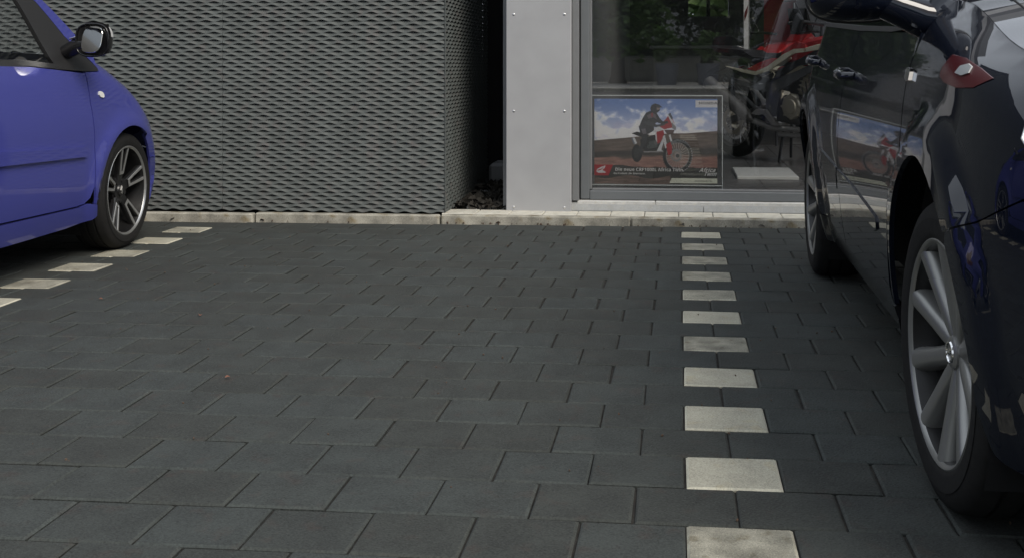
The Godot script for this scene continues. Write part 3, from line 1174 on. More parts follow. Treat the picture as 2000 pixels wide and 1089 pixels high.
	box(st, Vector3(0, 0.50, 1.12), Vector3(1.10, 0.62, 3.2), 0.05)
	put("underbody", st, M.black, t)
	# inside
	st = begin()
	box(st, Vector3(0, 0.86, 0.36), Vector3(1.22, 0.14, 0.30), 0.05)
	put("dashboard", st, M.plastic, t)
	st = begin()
	var ring := []
	for k in 25:
		var q := TAU * k / 24.0
		ring.append(Vector3(-0.32 + 0.18 * cos(q), 0.93 + 0.16 * sin(q), 0.62 - 0.08 * sin(q)))
	tube(st, ring, 0.014, 8, false)
	box(st, Vector3(-0.32, 0.92, 0.60), Vector3(0.13, 0.09, 0.05), 0.02)
	put("steering_wheel", st, M.plastic, t)
	st = begin()
	lathe(st, [Vector2(0.0, 0.07), Vector2(0.05, 0.066), Vector2(0.085, 0.05), Vector2(0.10, 0.0)], 20, Vector3(0.05, 0.915, 0.52), Basis(Vector3(0, 0.94, 0.34), Vector3(0, -0.34, 0.94), Vector3(1, 0, 0)))
	put("instrument_pod", st, M.seat_grey, t)
	for s in [1.0, -1.0]:
		st = begin()
		box(st, Vector3(s * 0.34, 1.0, 1.32), Vector3(0.46, 0.62, 0.14), 0.06, Basis(Vector3(1, 0, 0), 0.25))
		box(st, Vector3(s * 0.34, 1.36, 1.42), Vector3(0.24, 0.16, 0.09), 0.04)
		put("seat", st, M.seat_grey, t)
	# door mirror, seen from behind
	for s in [1.0, -1.0]:
		var mr := Node3D.new()
		mr.name = "door_mirror"
		t.add_child(mr, true)
		mr.position = Vector3(s * 0.868, 1.018, 0.44)
		mr.rotation.y = -0.10 * s
		if s < 0:
			mr.scale = Vector3(-1, 1, 1)
		st = begin()
		mirror_shell(st, 0.083, 0.075, 0.085)
		put("housing", st, M.gloss_black, mr)
		st = begin()
		mirror_cap(st, 0.083, 0.075, 0.085)
		put("chrome_cap", st, M.cap_silver, mr)
		st = begin()
		var rim := []
		for k in 33:
			var q := TAU * k / 32.0
			rim.append(Vector3(sq(cos(q)) * 0.081, sq(sin(q)) * 0.073, 0.004))
		tube(st, rim, 0.0045, 8, false)
		put("housing_rim", st, M.gloss_black, mr)
		st = begin()
		var gp := PackedVector2Array()
		for k in 40:
			var q := TAU * k / 40.0
			gp.append(Vector2(0.012 + sq(cos(q)) * 0.050 - 0.010 * sin(q) * 0.0, sq(sin(q)) * 0.062))
		prism(st, gp, 0.004, 0.009, Transform3D(Basis(Vector3(1, 0, 0), -0.27), Vector3(0, 0, 0.016)), 0.001)
		put("mirror_glass", st, M.mirror, mr)
		st = begin()
		prism(st, P([-0.083, -0.05, -0.082, 0.045, -0.03, 0.07, 0.078, 0.072, 0.08, -0.06, -0.05, -0.072]), -0.006, 0.002)
		put("backing", st, M.gloss_black, mr)
		st = begin()
		tube(st, [Vector3(-0.15, -0.055, -0.02), Vector3(-0.10, -0.03, -0.02), Vector3(-0.05, -0.02, -0.03)], [0.034, 0.036, 0.034], 14)
		put("arm", st, M.gloss_black, mr)
		st = begin()
		box(st, Vector3(-0.098, 0.012, -0.02), Vector3(0.05, 0.008, 0.04), 0.003, Basis(Vector3(0, 0, 1), 0.25))
		put("arm_trim", st, M.chrome, mr)


func sq(v: float) -> float:  # rounds a circle towards a square
	return signf(v) * pow(absf(v), 0.68)


func mirror_shell(st: SurfaceTool, a: float, b: float, depth: float):
	var g := []
	for i in 9:
		var f := i / 8.0
		var s := sqrt(maxf(0.0, 1.0 - pow(f, 2.2)))
		var row := []
		for k in 37:
			var q := TAU * k / 36.0
			row.append(Vector3(sq(cos(q)) * a * s, sq(sin(q)) * b * s, -depth * f))
		g.append(row)
	radial_mesh(st, g)


# the bright cap over the upper outer half of the shell
func mirror_cap(st: SurfaceTool, a: float, b: float, depth: float):
	var g := []
	for i in 9:
		var f := 0.04 + i / 8.0 * 0.95
		var s := sqrt(maxf(0.0, 1.0 - pow(f, 2.2))) + 0.03 + 0.08 * exp(-f * 5.0)
		var row := []
		for k in 15:
			var q := lerpf(0.08, PI * 0.62, k / 14.0)
			row.append(Vector3(sq(cos(q)) * a * s, sq(sin(q)) * b * s, -depth * f * 1.02))
		g.append(row)
	radial_mesh(st, g)


func radial_mesh(st: SurfaceTool, g: Array):
	var c := Vector3.ZERO
	for p in g[0]:
		c += p / g[0].size()
	for i in g.size() - 1:
		for j in g[0].size() - 1:
			var ps := [g[i][j], g[i][j + 1], g[i + 1][j + 1], g[i + 1][j]]
			var ns := []
			for q in [[i, j], [i, j + 1], [i + 1, j + 1], [i + 1, j]]:
				var ta: Vector3 = g[mini(q[0] + 1, g.size() - 1)][q[1]] - g[maxi(q[0] - 1, 0)][q[1]]
				var n := g.size()
				var m: int = g[0].size()
				var tb: Vector3 = g[q[0]][mini(q[1] + 1, m - 1)] - g[q[0]][maxi(q[1] - 1, 0)]
				if tb.length() < 1e-6:
					tb = g[maxi(q[0] - 1, 0)][mini(q[1] + 1, m - 1)] - g[maxi(q[0] - 1, 0)][maxi(q[1] - 1, 0)]
				var nn := ta.cross(tb).normalized()
				var o: Vector3 = g[q[0]][q[1]] - Vector3(0, 0, -0.01)
				ns.append(nn if nn.dot(o) >= 0 else -nn)
			squad(st, ps, ns)


# ------------------------------------------------------------------ dark people carrier on the right, facing the camera
func crest_right(f: float) -> float:
	return smooth(f, [-0.35, -0.15, 0.05, 0.22, 0.34, 0.42, 0.6, 0.8, 0.91], [1.065, 1.042, 1.0, 0.953, 0.924, 0.902, 0.835, 0.745, 0.68])


func w_right(f: float, y: float) -> float:
	var b := smooth(y, [0.15, 0.2, 0.3, 0.45, 0.6, 0.75, 0.88, 0.97, 1.05, 1.3, 1.5, 1.6], [-0.09, -0.06, -0.03, -0.008, 0.0, -0.008, -0.03, -0.06, -0.085, -0.17, -0.27, -0.35])
	var t := 0.0
	if f > 0.05:
		t = 0.5 * (1.0 - sqrt(maxf(0.0, 1.0 - pow(minf(1.0, (f - 0.05) / 0.865), 2))))
	if f < -2.6:
		t = 0.35 * (1.0 - sqrt(maxf(0.0, 1.0 - pow(minf(1.0, (-2.6 - f) / 0.66), 2))))
	for c in [[-0.01, 0.335], [-2.52, 0.41]]:
		var r := Vector2((f - c[0]) / c[1], (y - 0.33) / 0.388).length()
		if r > 0.9 and r < 1.3:
			t -= 0.024 * smoothstep(1.30, 1.12, r)
	if f > -0.36:
		var d := crest_right(f) - y
		if d < 0.12:
			t += 0.055 * pow(1.0 - maxf(d, 0.0) / 0.12, 2)
	return 0.85 + b - t


func ell(cx: float, cy: float, rx: float, ry: float, a0: float, a1: float, n: int) -> PackedVector2Array:
	var out := PackedVector2Array()
	for k in n + 1:
		var a := deg_to_rad(lerpf(a0, a1, float(k) / n))
		out.append(Vector2(cx + rx * cos(a), cy + ry * sin(a)))
	return out


func build_right_car():
	var t := thing("parked_car", "black people carrier with silver ten-spoke wheels, parked on the right facing the viewer", "car", V(1.36, 0, 2.40), PI - deg_to_rad(1.0))
	var w := w_right
	var fr := PackedVector2Array([Vector2(-0.355, 0.985), Vector2(-0.345, 1.02)])
	for k in 16:
		var f := lerpf(-0.33, 0.44, k / 15.0)
		fr.append(Vector2(f, crest_right(f) - 0.001))
	fr.append_array(P([0.458, 0.868, 0.448, 0.83, 0.458, 0.782, 0.50, 0.752, 0.75, 0.684, 0.85, 0.672, 0.84, 0.63, 0.50, 0.690, 0.478, 0.686, 0.35, 0.634, 0.249, 0.599]))
	fr.append_array(ell(-0.01, 0.33, 0.335, 0.388, 43, 179, 24))
	fr.append_array(P([-0.362, 0.36, -0.346, 0.42, -0.328, 0.51, -0.307, 0.64, -0.316, 0.76, -0.352, 0.88]))
	var bump := P([0.256, 0.596, 0.35, 0.630, 0.478, 0.681, 0.50, 0.684, 0.75, 0.64, 0.90, 0.60, 0.91, 0.22, 0.40, 0.195, 0.335, 0.215, 0.318, 0.30])
	bump.append_array(ell(-0.01, 0.33, 0.335, 0.388, 0, 39, 8))
	var door := P([-0.362, 0.985, -0.360, 0.88, -0.324, 0.76, -0.315, 0.64, -0.336, 0.51, -0.372, 0.41, -0.405, 0.33, -0.44, 0.298, -0.6, 0.285, -1.475, 0.300, -1.475, 1.02, -0.8, 0.998])
	var door2 := P([-1.485, 0.300, -2.03, 0.330, -2.095, 0.40, -2.125, 0.5, -2.20, 0.62, -2.31, 0.71, -2.45, 0.755, -2.70, 0.80, -2.72, 1.078, -1.485, 1.021])
	var sill := P([-0.40, 0.322, -0.36, 0.30, -0.37, 0.265, -0.6, 0.23, -2.06, 0.225, -2.085, 0.322, -2.03, 0.324, -1.48, 0.293, -0.6, 0.278, -0.445, 0.291])
	var quarter := PackedVector2Array()
	quarter.append_array(ell(-2.52, 0.33, 0.41, 0.388, 8, 188, 24))
	quarter.append_array(P([-2.80, 0.24, -3.24, 0.26, -3.24, 1.06, -2.73, 1.078, -2.71, 0.795, -2.45, 0.748, -2.315, 0.703, -2.207, 0.61, -2.13, 0.5, -2.105, 0.40]))
	for s in [1.0, -1.0]:
		var cell := 0.028 if s > 0 else 0.08
		var st := begin()
		skin(st, fr, w, s, cell)
		put("fender", st, M.navy, t)
		st = begin()
		skin(st, bump, w, s, cell, 0.002)
		put("bumper_side", st, M.navy, t)
		st = begin()
		skin(st, P([0.465, 0.862, 0.456, 0.83, 0.466, 0.785, 0.502, 0.757, 0.75, 0.69, 0.85, 0.68, 0.78, 0.75, 0.6, 0.825, 0.50, 0.868]), w, s, 0.03, -0.003, 0.02)
		put("headlight", st, M.head_lens, t)
		st = begin()
		var rimp := []
		for p in [[0.50, 0.872], [0.462, 0.864], [0.452, 0.83], [0.462, 0.785], [0.50, 0.755]]:
			rimp.append(Vector3(s * (w.call(p[0], p[1]) + 0.003), p[1], -p[0]))
		tube(st, rimp, 0.0028, 8)
		put("headlight_rim", st, M.satin, t)
		st = begin()
		skin(st, door, w, s, cell)
		var d := put("front_door", st, M.navy, t)
		st = begin()
		skin(st, door2, w, s, cell)
		var d2 := put("rear_door", st, M.navy, t)
		st = begin()
		skin(st, P([-0.65, 0.470, -0.645, 0.490, -0.66, 0.503, -1.12, 0.540, -1.46, 0.556, -1.465, 0.483, -1.0, 0.462, -0.70, 0.458]), w, s, cell, 0.005, 0.005)
		put("rubbing_strip", st, M.navy, d)
		st = begin()
		skin(st, P([-1.495, 0.558, -2.06, 0.588, -2.075, 0.512, -1.495, 0.486]), w, s, cell, 0.005, 0.005)
		put("rubbing_strip", st, M.navy, d2)
		for h in [[-1.28, 0.87, -1.46, 0.885, d], [-2.42, 0.915, -2.62, 0.935, d2]]:
			st = begin()
			var x0: float = w.call(h[0], h[1])
			var x1: float = w.call(h[2], h[3])
			var p0 := Vector3(s * (x0 - 0.004), h[1], -h[0])
			var p1 := Vector3(s * (x1 - 0.004), h[3], -h[2])
			var o := Vector3(s * 0.038, 0, 0)
			tube(st, [p0, p0.lerp(p1, 0.12) + o, p0.lerp(p1, 0.5) + o * 1.15, p0.lerp(p1, 0.88) + o, p1], [0.014, 0.016, 0.017, 0.016, 0.014], 10)
			put("door_handle", st, M.navy, h[4])
		st = begin()
		skin(st, sill, w, s, cell, -0.004, 0.03)
		put("sill", st, M.gloss_black, t)
		st = begin()
		skin(st, quarter, w, s, 0.05 if s > 0 else 0.08)
		put("quarter_panel", st, M.navy, t)
		st = begin()
		skin(st, P([-0.335, 0.872, -0.342, 0.892, -0.36, 0.899, -0.425, 0.902, -0.415, 0.877, -0.36, 0.869]), w, s, 0.012, 0.008, 0.008)
		st = begin()
		skin(st, P([-0.285, 0.872, -0.292, 0.892, -0.305, 0.899, -0.348, 0.902, -0.340, 0.877, -0.31, 0.869]), w, s, 0.012, 0.009, 0.009)
		put("side_repeater", st, M.chrome, t)
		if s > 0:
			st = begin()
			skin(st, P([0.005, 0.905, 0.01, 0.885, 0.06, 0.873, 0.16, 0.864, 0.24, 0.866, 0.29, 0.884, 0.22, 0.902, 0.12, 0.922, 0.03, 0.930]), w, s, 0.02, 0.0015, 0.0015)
			var ln := put("added_red_patch", st, M.lens_and_patch_red, t)  # added red patch, stands in for a red reflection in the fender
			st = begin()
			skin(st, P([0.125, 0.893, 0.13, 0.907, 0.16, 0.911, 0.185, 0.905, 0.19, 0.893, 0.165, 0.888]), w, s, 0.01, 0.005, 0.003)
			put("patch_centre", st, M.patch_grey, ln)
		# upper body
		st = begin()
		skin(st, P([-0.345, 1.022, -0.335, 1.06, -0.55, 1.16, -1.05, 1.46, -1.35, 1.60, -3.0, 1.60, -3.2, 1.1, -3.24, 1.065, -2.73, 1.083, -2.80, 1.15, -2.72, 1.50, -1.40, 1.53, -1.10, 1.40, -0.62, 1.10, -0.55, 1.005, -0.37, 0.992]), w, s, cell)
		put("windscreen_pillar", st, M.navy, t)
		st = begin()
		skin(st, P([-0.56, 1.008, -0.63, 1.10, -1.11, 1.395, -1.41, 1.525, -2.72, 1.495, -2.79, 1.15, -2.72, 1.086, -1.48, 1.03, -0.8, 1.005]), w, s, 0.06, -0.008, 0.0)
		put("side_window", st, M.tinted, t)
		st = begin()
		skin(st, P([-0.56, 1.012, -0.56, 1.000, -0.8, 1.0, -1.48, 1.023, -2.72, 1.080, -2.72, 1.096, -1.48, 1.04, -0.8, 1.014]), w, s, cell, 0.004, 0.02)
		put("belt_trim", st, M.plastic, t)
		st = begin()
		arch_liner(st, -0.01, 0.33, 0.35, 0.395, s * 0.5, s * 0.80)
		arch_liner(st, -2.52, 0.33, 0.425, 0.395, s * 0.5, s * 0.80)
		put("arch_liner", st, M.black, t)
		# large door mirror
		var mr := Node3D.new()
		mr.name = "door_mirror"
		t.add_child(mr, true)
		mr.position = Vector3(s * 0.935, 1.092, 0.43)
		if s < 0:
			mr.scale = Vector3(-1, 1, 1)
		st = begin()
		mirror_shell(st, 0.118, 0.078, 0.10)
		put("housing", st, M.navy, mr)
		st = begin()
		var ring := []
		for k in 33:
			var q := TAU * k / 32.0
			ring.append(Vector3(sq(cos(q)) * 0.117, sq(sin(q)) * 0.077, 0.0))
		tube(st, ring, 0.005, 8, false)
		put("housing_rim", st, M.plastic, mr)
		st = begin()
		var gp := PackedVector2Array()
		for k in 40:
			var q := TAU * k / 40.0
			gp.append(Vector2(sq(cos(q)) * 0.113, sq(sin(q)) * 0.073))
		prism(st, gp, -0.006, 0.003)
		put("mirror_glass", st, M.mirror, mr)
		st = begin()
		tube(st, [Vector3(-0.24, -0.085, -0.03), Vector3(-0.16, -0.07, -0.03), Vector3(-0.10, -0.045, -0.03), Vector3(-0.04, -0.02, -0.035)], [0.055, 0.050, 0.042, 0.038], 16)
		put("arm", st, M.navy, mr)
	for f in [0.02, -2.56]:
		make_wheel(t, Vector3(0.727, 0.317, -f), 0.07 if f > 0 else 0.0, 0.316, 0.230, 0.215, "ten")
		make_wheel(t, Vector3(-0.727, 0.317, -f), PI + (0.07 if f > 0 else 0.0), 0.316, 0.230, 0.215, "ten")
	var st := begin()
	deck(st, -0.30, 0.91, 24, crest_right, w, func(f): return 0.035 + 0.03 * (0.91 - f))
	put("bonnet", st, M.navy, t)
	for s in [1.0, -1.0]:  # the gap between bonnet and fender
		st = begin()
		var seam := []
		for k in 12:
			var f := lerpf(-0.12, 0.62, k / 11.0)
			var yy := crest_right(f)
			var wt: float = w.call(f, yy)
			var v := (wt - 0.075) / wt
			seam.append(Vector3(s * (wt - 0.075), yy + (0.035 + 0.03 * (0.91 - f)) * (1.0 - v * v) - 0.0005, -f))
		tube(st, seam, 0.0028, 6)
		put("bonnet_gap", st, M.black, t)
	st = begin()
	deck(st, -0.62, -0.24, 6, func(f): return 1.055, w, func(f): return 0.045, 0.03)
	put("scuttle", st, M.plastic, t)
	for s in [0.25, -0.45]:
		st = begin()
		tube(st, [Vector3(s - 0.30, 1.125, 0.40), Vector3(s, 1.128, 0.33), Vector3(s + 0.36, 1.10, 0.26)], 0.012, 8)
		put("wiper", st, M.plastic, t)
	st = begin()
	deck(st, -1.35, -0.45, 10, func(f): return lin(f, [-1.35, -1.05, -0.55, -0.45], [1.60, 1.46, 1.16, 1.11]), w, func(f): return 0.05, 0.01)
	put("windscreen", st, M.tinted, t)
	st = begin()
	deck(st, -3.0, -1.35, 12, func(f): return 1.60, w, func(f): return 0.05)
	put("roof", st, M.navy, t)
	st = begin()
	var g := []
	for q in [[0.26, 3.24], [0.6, 3.25], [1.06, 3.24], [1.35, 3.12], [1.60, 3.0]]:
		var row := []
		for v in 9:
			var x: float = lerpf(-1, 1, v / 8.0)
			row.append(Vector3(x * w.call(-q[1], q[0]), q[0], q[1] + 0.04 * (1 - x * x)))
		g.append(row)
	grid_mesh(st, g, Vector3(0, 0, 1))
	put("tailgate", st, M.navy, t)
	st = begin()
	g = []
	for y in [0.22, 0.35, 0.5, 0.6, 0.68]:
		var row := []
		for v in 9:
			var x: float = lerpf(-1, 1, v / 8.0)
			row.append(Vector3(x * w.call(0.91, y), y, -0.91 - 0.05 * (1 - x * x)))
		g.append(row)
	grid_mesh(st, g, Vector3(0, 0, -1))
	put("front_bumper", st, M.navy, t)
	st = begin()
	box(st, Vector3(0, 0.56, 1.2), Vector3(1.18, 0.84, 3.9), 0.05)
	put("underbody", st, M.black, t)


# ------------------------------------------------------------------ poster behind the glass
func scan(im: Image, poly: Array, c: Color):  # fill a polygon given in pixels as [x, y, x, y ...]
	var n := poly.size() / 2
	var y0 := 1e9
	var y1 := -1e9
	for k in n:
		y0 = minf(y0, poly[2 * k + 1])
		y1 = maxf(y1, poly[2 * k + 1])
	for y in range(maxi(0, int(y0)), mini(im.get_height(), int(y1) + 1)):
		var xs := []
		for k in n:
			var l := (k + 1) % n
			var ya: float = poly[2 * k + 1]
			var yb: float = poly[2 * l + 1]
			if (ya <= y + 0.5) != (yb <= y + 0.5):
				xs.append(lerpf(poly[2 * k], poly[2 * l], (y + 0.5 - ya) / (yb - ya)))
		xs.sort()
		for k in range(0, xs.size() - 1, 2):
			for x in range(maxi(0, int(xs[k])), mini(im.get_width(), int(xs[k + 1]) + 1)):
				im.set_pixel(x, y, c)


func ring(im: Image, cx: float, cy: float, rx: float, ry: float, t: float, c: Color):
	for y in range(int(cy - ry - 2), int(cy + ry + 3)):
		for x in range(int(cx - rx - 2), int(cx + rx + 3)):
			if x < 0 or y < 0 or x >= im.get_width() or y >= im.get_height():
				continue
			var d := Vector2((x - cx) / rx, (y - cy) / ry).length()
			if d <= 1.0 and d >= 1.0 - t:
				im.set_pixel(x, y, c)


# the print: cloudy sky, dark desert, a rider in black on a red and white machine; drawn on a 1180 x 820 field at half size
func print_image() -> Image:
	var W := 590
	var H := 410
	var im := Image.create(W, H, false, Image.FORMAT_RGB8)
	var n := FastNoiseLite.new()
	n.seed = 77
	n.frequency = 0.0065
	n.fractal_octaves = 4
	var n2 := FastNoiseLite.new()
	n2.seed = 5
	n2.frequency = 0.02
	n2.fractal_octaves = 4
	for y in H:
		for x in W:
			var fx := float(x) / W
			var fy := float(y) / H
			var c := Color(0.34, 0.45, 0.66).lerp(Color(0.66, 0.69, 0.78), smoothstep(0.0, 0.40, fy))
			var cl := n.get_noise_2d(x, y * 1.6) + 0.35 * n.get_noise_2d(x * 3.1, y * 4.0 + 300)
			c = c.lerp(Color(0.90, 0.90, 0.92), clampf(smoothstep(-0.05, 0.75, cl + (fy - 0.16) * 1.9), 0, 0.9))
			c = c.lerp(Color(0.62, 0.60, 0.70), 0.5 * smoothstep(0.05, 0.4, n.get_noise_2d(x + 900, y * 2.2 + 200)) * smoothstep(0.15, 0.4, fy))
			var hor := lin(fx, [0.0, 0.3, 0.62, 0.75, 1.0], [0.49, 0.45, 0.40, 0.40, 0.37])
			if fy > hor:
				var q := (fy - hor) / (0.78 - hor)
				c = Color(0.34, 0.29, 0.26).lerp(Color(0.40, 0.34, 0.30), q)
				c = c.lerp(Color(0.20, 0.18, 0.17), smoothstep(0.40, 0.52, q) * smoothstep(0.78, 0.6, q) * 0.9)
				c = c.lerp(Color(0.52, 0.38, 0.34), smoothstep(0.66, 0.78, q + 0.1 * n2.get_noise_2d(x * 0.3, y * 2.0)))
				c = c * (1.0 + 0.22 * n2.get_noise_2d(x * 0.5, y * 3.0))
			var foot := 0.80 + 0.012 * n2.get_noise_2d(x * 0.7, 4.0) - 0.02 * smoothstep(0.05, 0.2, fx) * smoothstep(0.4, 0.2, fx)
			if fy > foot:
				c = Color(0.19, 0.19, 0.175)
			var band := 0.915 + 0.02 * sin(fx * 17.0)
			if fy > band and fx < 0.62:
				c = Color(0.52, 0.41, 0.36).lerp(Color(0.25, 0.22, 0.2), 0.5 + 0.5 * n2.get_noise_2d(x * 0.4, y * 3.0))
			if fx > 0.62 + (0.96 - fy) * 0.3 and fy > 0.925 and fy < 0.985:
				c = Color(0.76, 0.77, 0.70)
			c = c.lerp(Color(c.v, c.v, c.v), 0.10) * 1.22
			im.set_pixel(x, y, c)
	var dk := Color(0.11, 0.115, 0.12)
	var gr := Color(0.30, 0.31, 0.32)
	var rd := Color(0.66, 0.13, 0.16)
	var wh := Color(0.86, 0.87, 0.88)
	# rear wheel, swing arm, silencer
	ring(im, 205, 262, 25, 42, 0.42, dk)
	ring(im, 205, 262, 15, 25, 1.0, Color(0.2, 0.2, 0.2))
	scan(im, [182, 188, 194, 186, 206, 214, 196, 218], wh)
	scan(im, [178, 190, 184, 188, 196, 217, 190, 219], Color(0.45, 0.47, 0.52))
	# front wheel with spokes
	ring(im, 400, 272, 70, 80, 0.2, dk)
	ring(im, 400, 272, 56, 64, 0.05, Color(0.6, 0.6, 0.6))
	for k in 26:
		var a := TAU * k / 26.0
		var ca := cos(a)
		var sa := sin(a)
		scan(im, [400 + 8 * ca - sa, 272 + 8 * sa + ca, 400 + 54 * ca - sa, 272 + 62 * sa + ca, 400 + 54 * ca + sa, 272 + 62 * sa - ca, 400 + 8 * ca + sa, 272 + 8 * sa - ca], Color(0.68, 0.64, 0.62))
	ring(im, 394, 270, 26, 30, 0.3, Color(0.55, 0.55, 0.55))
	ring(im, 400, 272, 9, 10, 1.0, gr)
	for k in 44:  # knobbly tread
		var a := TAU * k / 44.0
		var cx := 400 + 70 * cos(a)
		var cy := 272 + 80 * sin(a)
		scan(im, [cx - 2.5, cy - 2.5, cx + 2.5, cy - 2.5, cx + 2.5, cy + 2.5, cx - 2.5, cy + 2.5], Color(0.24, 0.24, 0.24) if cos(a) < 0.3 else Color(0.62, 0.63, 0.65))
	# fork, mudguard, frame, engine
	scan(im, [328, 178, 340, 174, 352, 232, 342, 238], wh)
	scan(im, [358, 172, 366, 170, 376, 205, 368, 208], wh)
	scan(im, [346, 218, 366, 206, 374, 232, 372, 262, 356, 272, 350, 246], rd)
	scan(im, [366, 205, 400, 192, 440, 206, 462, 232, 436, 214, 400, 203, 372, 216], Color(0.45, 0.46, 0.47))
	scan(im, [222, 196, 300, 170, 318, 196, 322, 226, 300, 246, 248, 252, 226, 232], dk)
	scan(im, [262, 206, 300, 196, 304, 232, 268, 240], gr)
	scan(im, [306, 240, 330, 190, 338, 192, 322, 244, 330, 248, 300, 256], wh)
	scan(im, [236, 252, 330, 250, 334, 256, 240, 258], Color(0.6, 0.6, 0.6))
	for k in 9:
		var x := 236 + (k * 37) % 78
		var y := 202 + (k * 23) % 44
		ring(im, x, y, 6 + k % 3 * 2, 6 + k % 3 * 2, 0.5, gr if k % 2 else Color(0.42, 0.42, 0.42))
	# tank, shroud, fairing
	scan(im, [270, 150, 312, 132, 334, 150, 328, 186, 306, 214, 296, 196, 294, 164], wh)
	scan(im, [300, 158, 332, 150, 336, 168, 318, 208, 304, 216], rd)
	scan(im, [310, 130, 344, 98, 356, 80, 372, 88, 384, 112, 392, 146, 372, 138, 336, 146], rd)
	scan(im, [352, 74, 364, 78, 380, 108, 394, 132, 390, 142, 372, 118], wh)
	scan(im, [372, 112, 392, 134, 392, 150, 376, 142], Color(0.55, 0.55, 0.56))
	scan(im, [336, 148, 386, 148, 378, 170, 350, 168], Color(0.36, 0.28, 0.26))
	scan(im, [356, 74, 366, 66, 378, 92, 372, 98], Color(0.3, 0.32, 0.36))
	scan(im, [180, 166, 206, 158, 262, 172, 258, 190, 210, 178], dk)
	# rider
	scan(im, [222, 120, 232, 96, 250, 66, 276, 56, 300, 66, 314, 92, 330, 108, 352, 106, 356, 116, 330, 122, 300, 112, 286, 126, 288, 150, 262, 168, 232, 162, 218, 142], Color(0.16, 0.165, 0.175))
	scan(im, [254, 80, 280, 66, 296, 76, 300, 98, 284, 88, 262, 96], Color(0.40, 0.36, 0.38))
	scan(im, [272, 70, 282, 66, 284, 84, 276, 88], Color(0.55, 0.2, 0.22))
	scan(im, [236, 112, 262, 104, 300, 124, 340, 118, 340, 126, 296, 136, 256, 124], Color(0.24, 0.25, 0.26))
	scan(im, [214, 130, 236, 122, 258, 168, 250, 210, 226, 244, 218, 236, 232, 200, 222, 164], Color(0.20, 0.205, 0.22))
	scan(im, [226, 146, 246, 142, 252, 168, 236, 170], Color(0.42, 0.40, 0.42))
	scan(im, [214, 226, 234, 234, 232, 256, 244, 262, 222, 262, 212, 246], Color(0.23, 0.23, 0.24))
	scan(im, [270, 46, 276, 30, 292, 22, 312, 28, 324, 38, 314, 42, 316, 54, 304, 66, 284, 64, 274, 58], Color(0.18, 0.19, 0.21))
	scan(im, [300, 42, 316, 42, 314, 52, 302, 54], Color(0.55, 0.50, 0.48))
	scan(im, [296, 30, 320, 36, 328, 40, 314, 42, 298, 38], Color(0.26, 0.27, 0.29))
	# red tag with the white wing, bottom left
	scan(im, [0, 318, 90, 318, 68, 370, 0, 370], Color(0.70, 0.11, 0.15))
	scan(im, [10, 352, 14, 340, 30, 330, 54, 322, 50, 334, 38, 344, 56, 354, 52, 358, 20, 358], wh)
	scan(im, [14, 344, 34, 338, 46, 330, 34, 342, 18, 348], Color(0.70, 0.11, 0.15))
	# white tag top right
	scan(im, [486, 6, 590, 6, 590, 40, 486, 40], Color(0.88, 0.88, 0.89))
	return im


func letter(parent: Node, txt: String, at: Vector3, h: float, c: StandardMaterial3D, bold: bool, slant := 0.0, stretch := 1.0):
	var tm := TextMesh.new()
	var f := SystemFont.new()
	f.font_names = PackedStringArray(["Droid Sans"])
	if bold:
		f.font_weight = 700
	tm.font = f
	tm.text = txt
	tm.font_size = 32
	tm.pixel_size = h / 23.0
	tm.depth = 0.0006
	tm.horizontal_alignment = HORIZONTAL_ALIGNMENT_LEFT
	tm.vertical_alignment = VERTICAL_ALIGNMENT_BOTTOM
	var o := MeshInstance3D.new()
	o.name = "lettering"
	o.mesh = tm
	o.material_override = c
	var b := Basis(Vector3(stretch, 0, 0), Vector3(slant, 1, 0), Vector3(0, 0, 1))
	o.transform = Transform3D(b, at)
	parent.add_child(o, true)


func build_poster():
	var t := thing("poster_holder", "clear acrylic poster holder with a print of a motorcycle rider, inside the shop window", "poster", V(-0.131, 0.167, 6.80))
	# local axes: x right, y up, z towards the viewer
	var w := 0.785
	var h := 0.553
	var st := begin()
	for z in [0.006, -0.008]:
		quad(st, Vector3(-w / 2, 0, z), Vector3(w / 2, 0, z), Vector3(w / 2, h, z), Vector3(-w / 2, h, z), Vector3(0, 0, 1))
	put("acrylic_sheet", st, M.acrylic, t)
	for b in [[0.0, h, w, 0.006], [0.0, 0.014, w, 0.006], [-w / 2, h / 2, 0.0045, h], [w / 2, h / 2, 0.0045, h], [0.0, -0.006, w + 0.01, 0.005]]:
		st = begin()
		box(st, Vector3(b[0], b[1], 0.0), Vector3(b[2], b[3], 0.016), 0.001)
		put("acrylic_edge", st, M.acrylic_edge, t)
	st = begin()
	box(st, Vector3(0, 0.0, -0.06), Vector3(w, 0.006, 0.12), 0.001)
	put("foot", st, M.acrylic, t)
	var pw := 0.738
	var ph := 0.513
	var cx := -0.006
	var cy := 0.020 + ph / 2
	var pm := QuadMesh.new()
	pm.size = Vector2(pw, ph)
	var m := StandardMaterial3D.new()
	m.albedo_texture = ImageTexture.create_from_image(print_image())
	m.roughness = 0.5
	m.texture_repeat = false
	place("print", pm, m, t, Vector3(cx, cy, 0.001))
	var white := mat(0.8, 0.8, 0.78, 0.6)
	var grey := mat(0.12, 0.12, 0.12, 0.6)
	var px := func(x: float, y: float): return Vector3(cx - pw / 2 + x / 1180.0 * pw, cy + ph / 2 - y / 820.0 * ph, 0.0018)
	letter(t, "Die neue CRF1000L Africa Twin.", px.call(200, 706), 0.0195, white, true, 0.0, 1.02)
	letter(t, "Die Freiheit. Ihr Abenteuer.", px.call(186, 733), 0.0105, white, true)
	letter(t, "HONDA", px.call(1000, 60), 0.015, grey, true, 0.0, 1.5)
	letter(t, "Africa", px.call(1000, 712), 0.024, white, true, 0.45, 1.0)
	letter(t, "Twin", px.call(1040, 748), 0.024, white, true, 0.45, 1.0)
	letter(t, "www.honda.de", px.call(965, 796), 0.0085, grey, false, 0.0, 1.3)


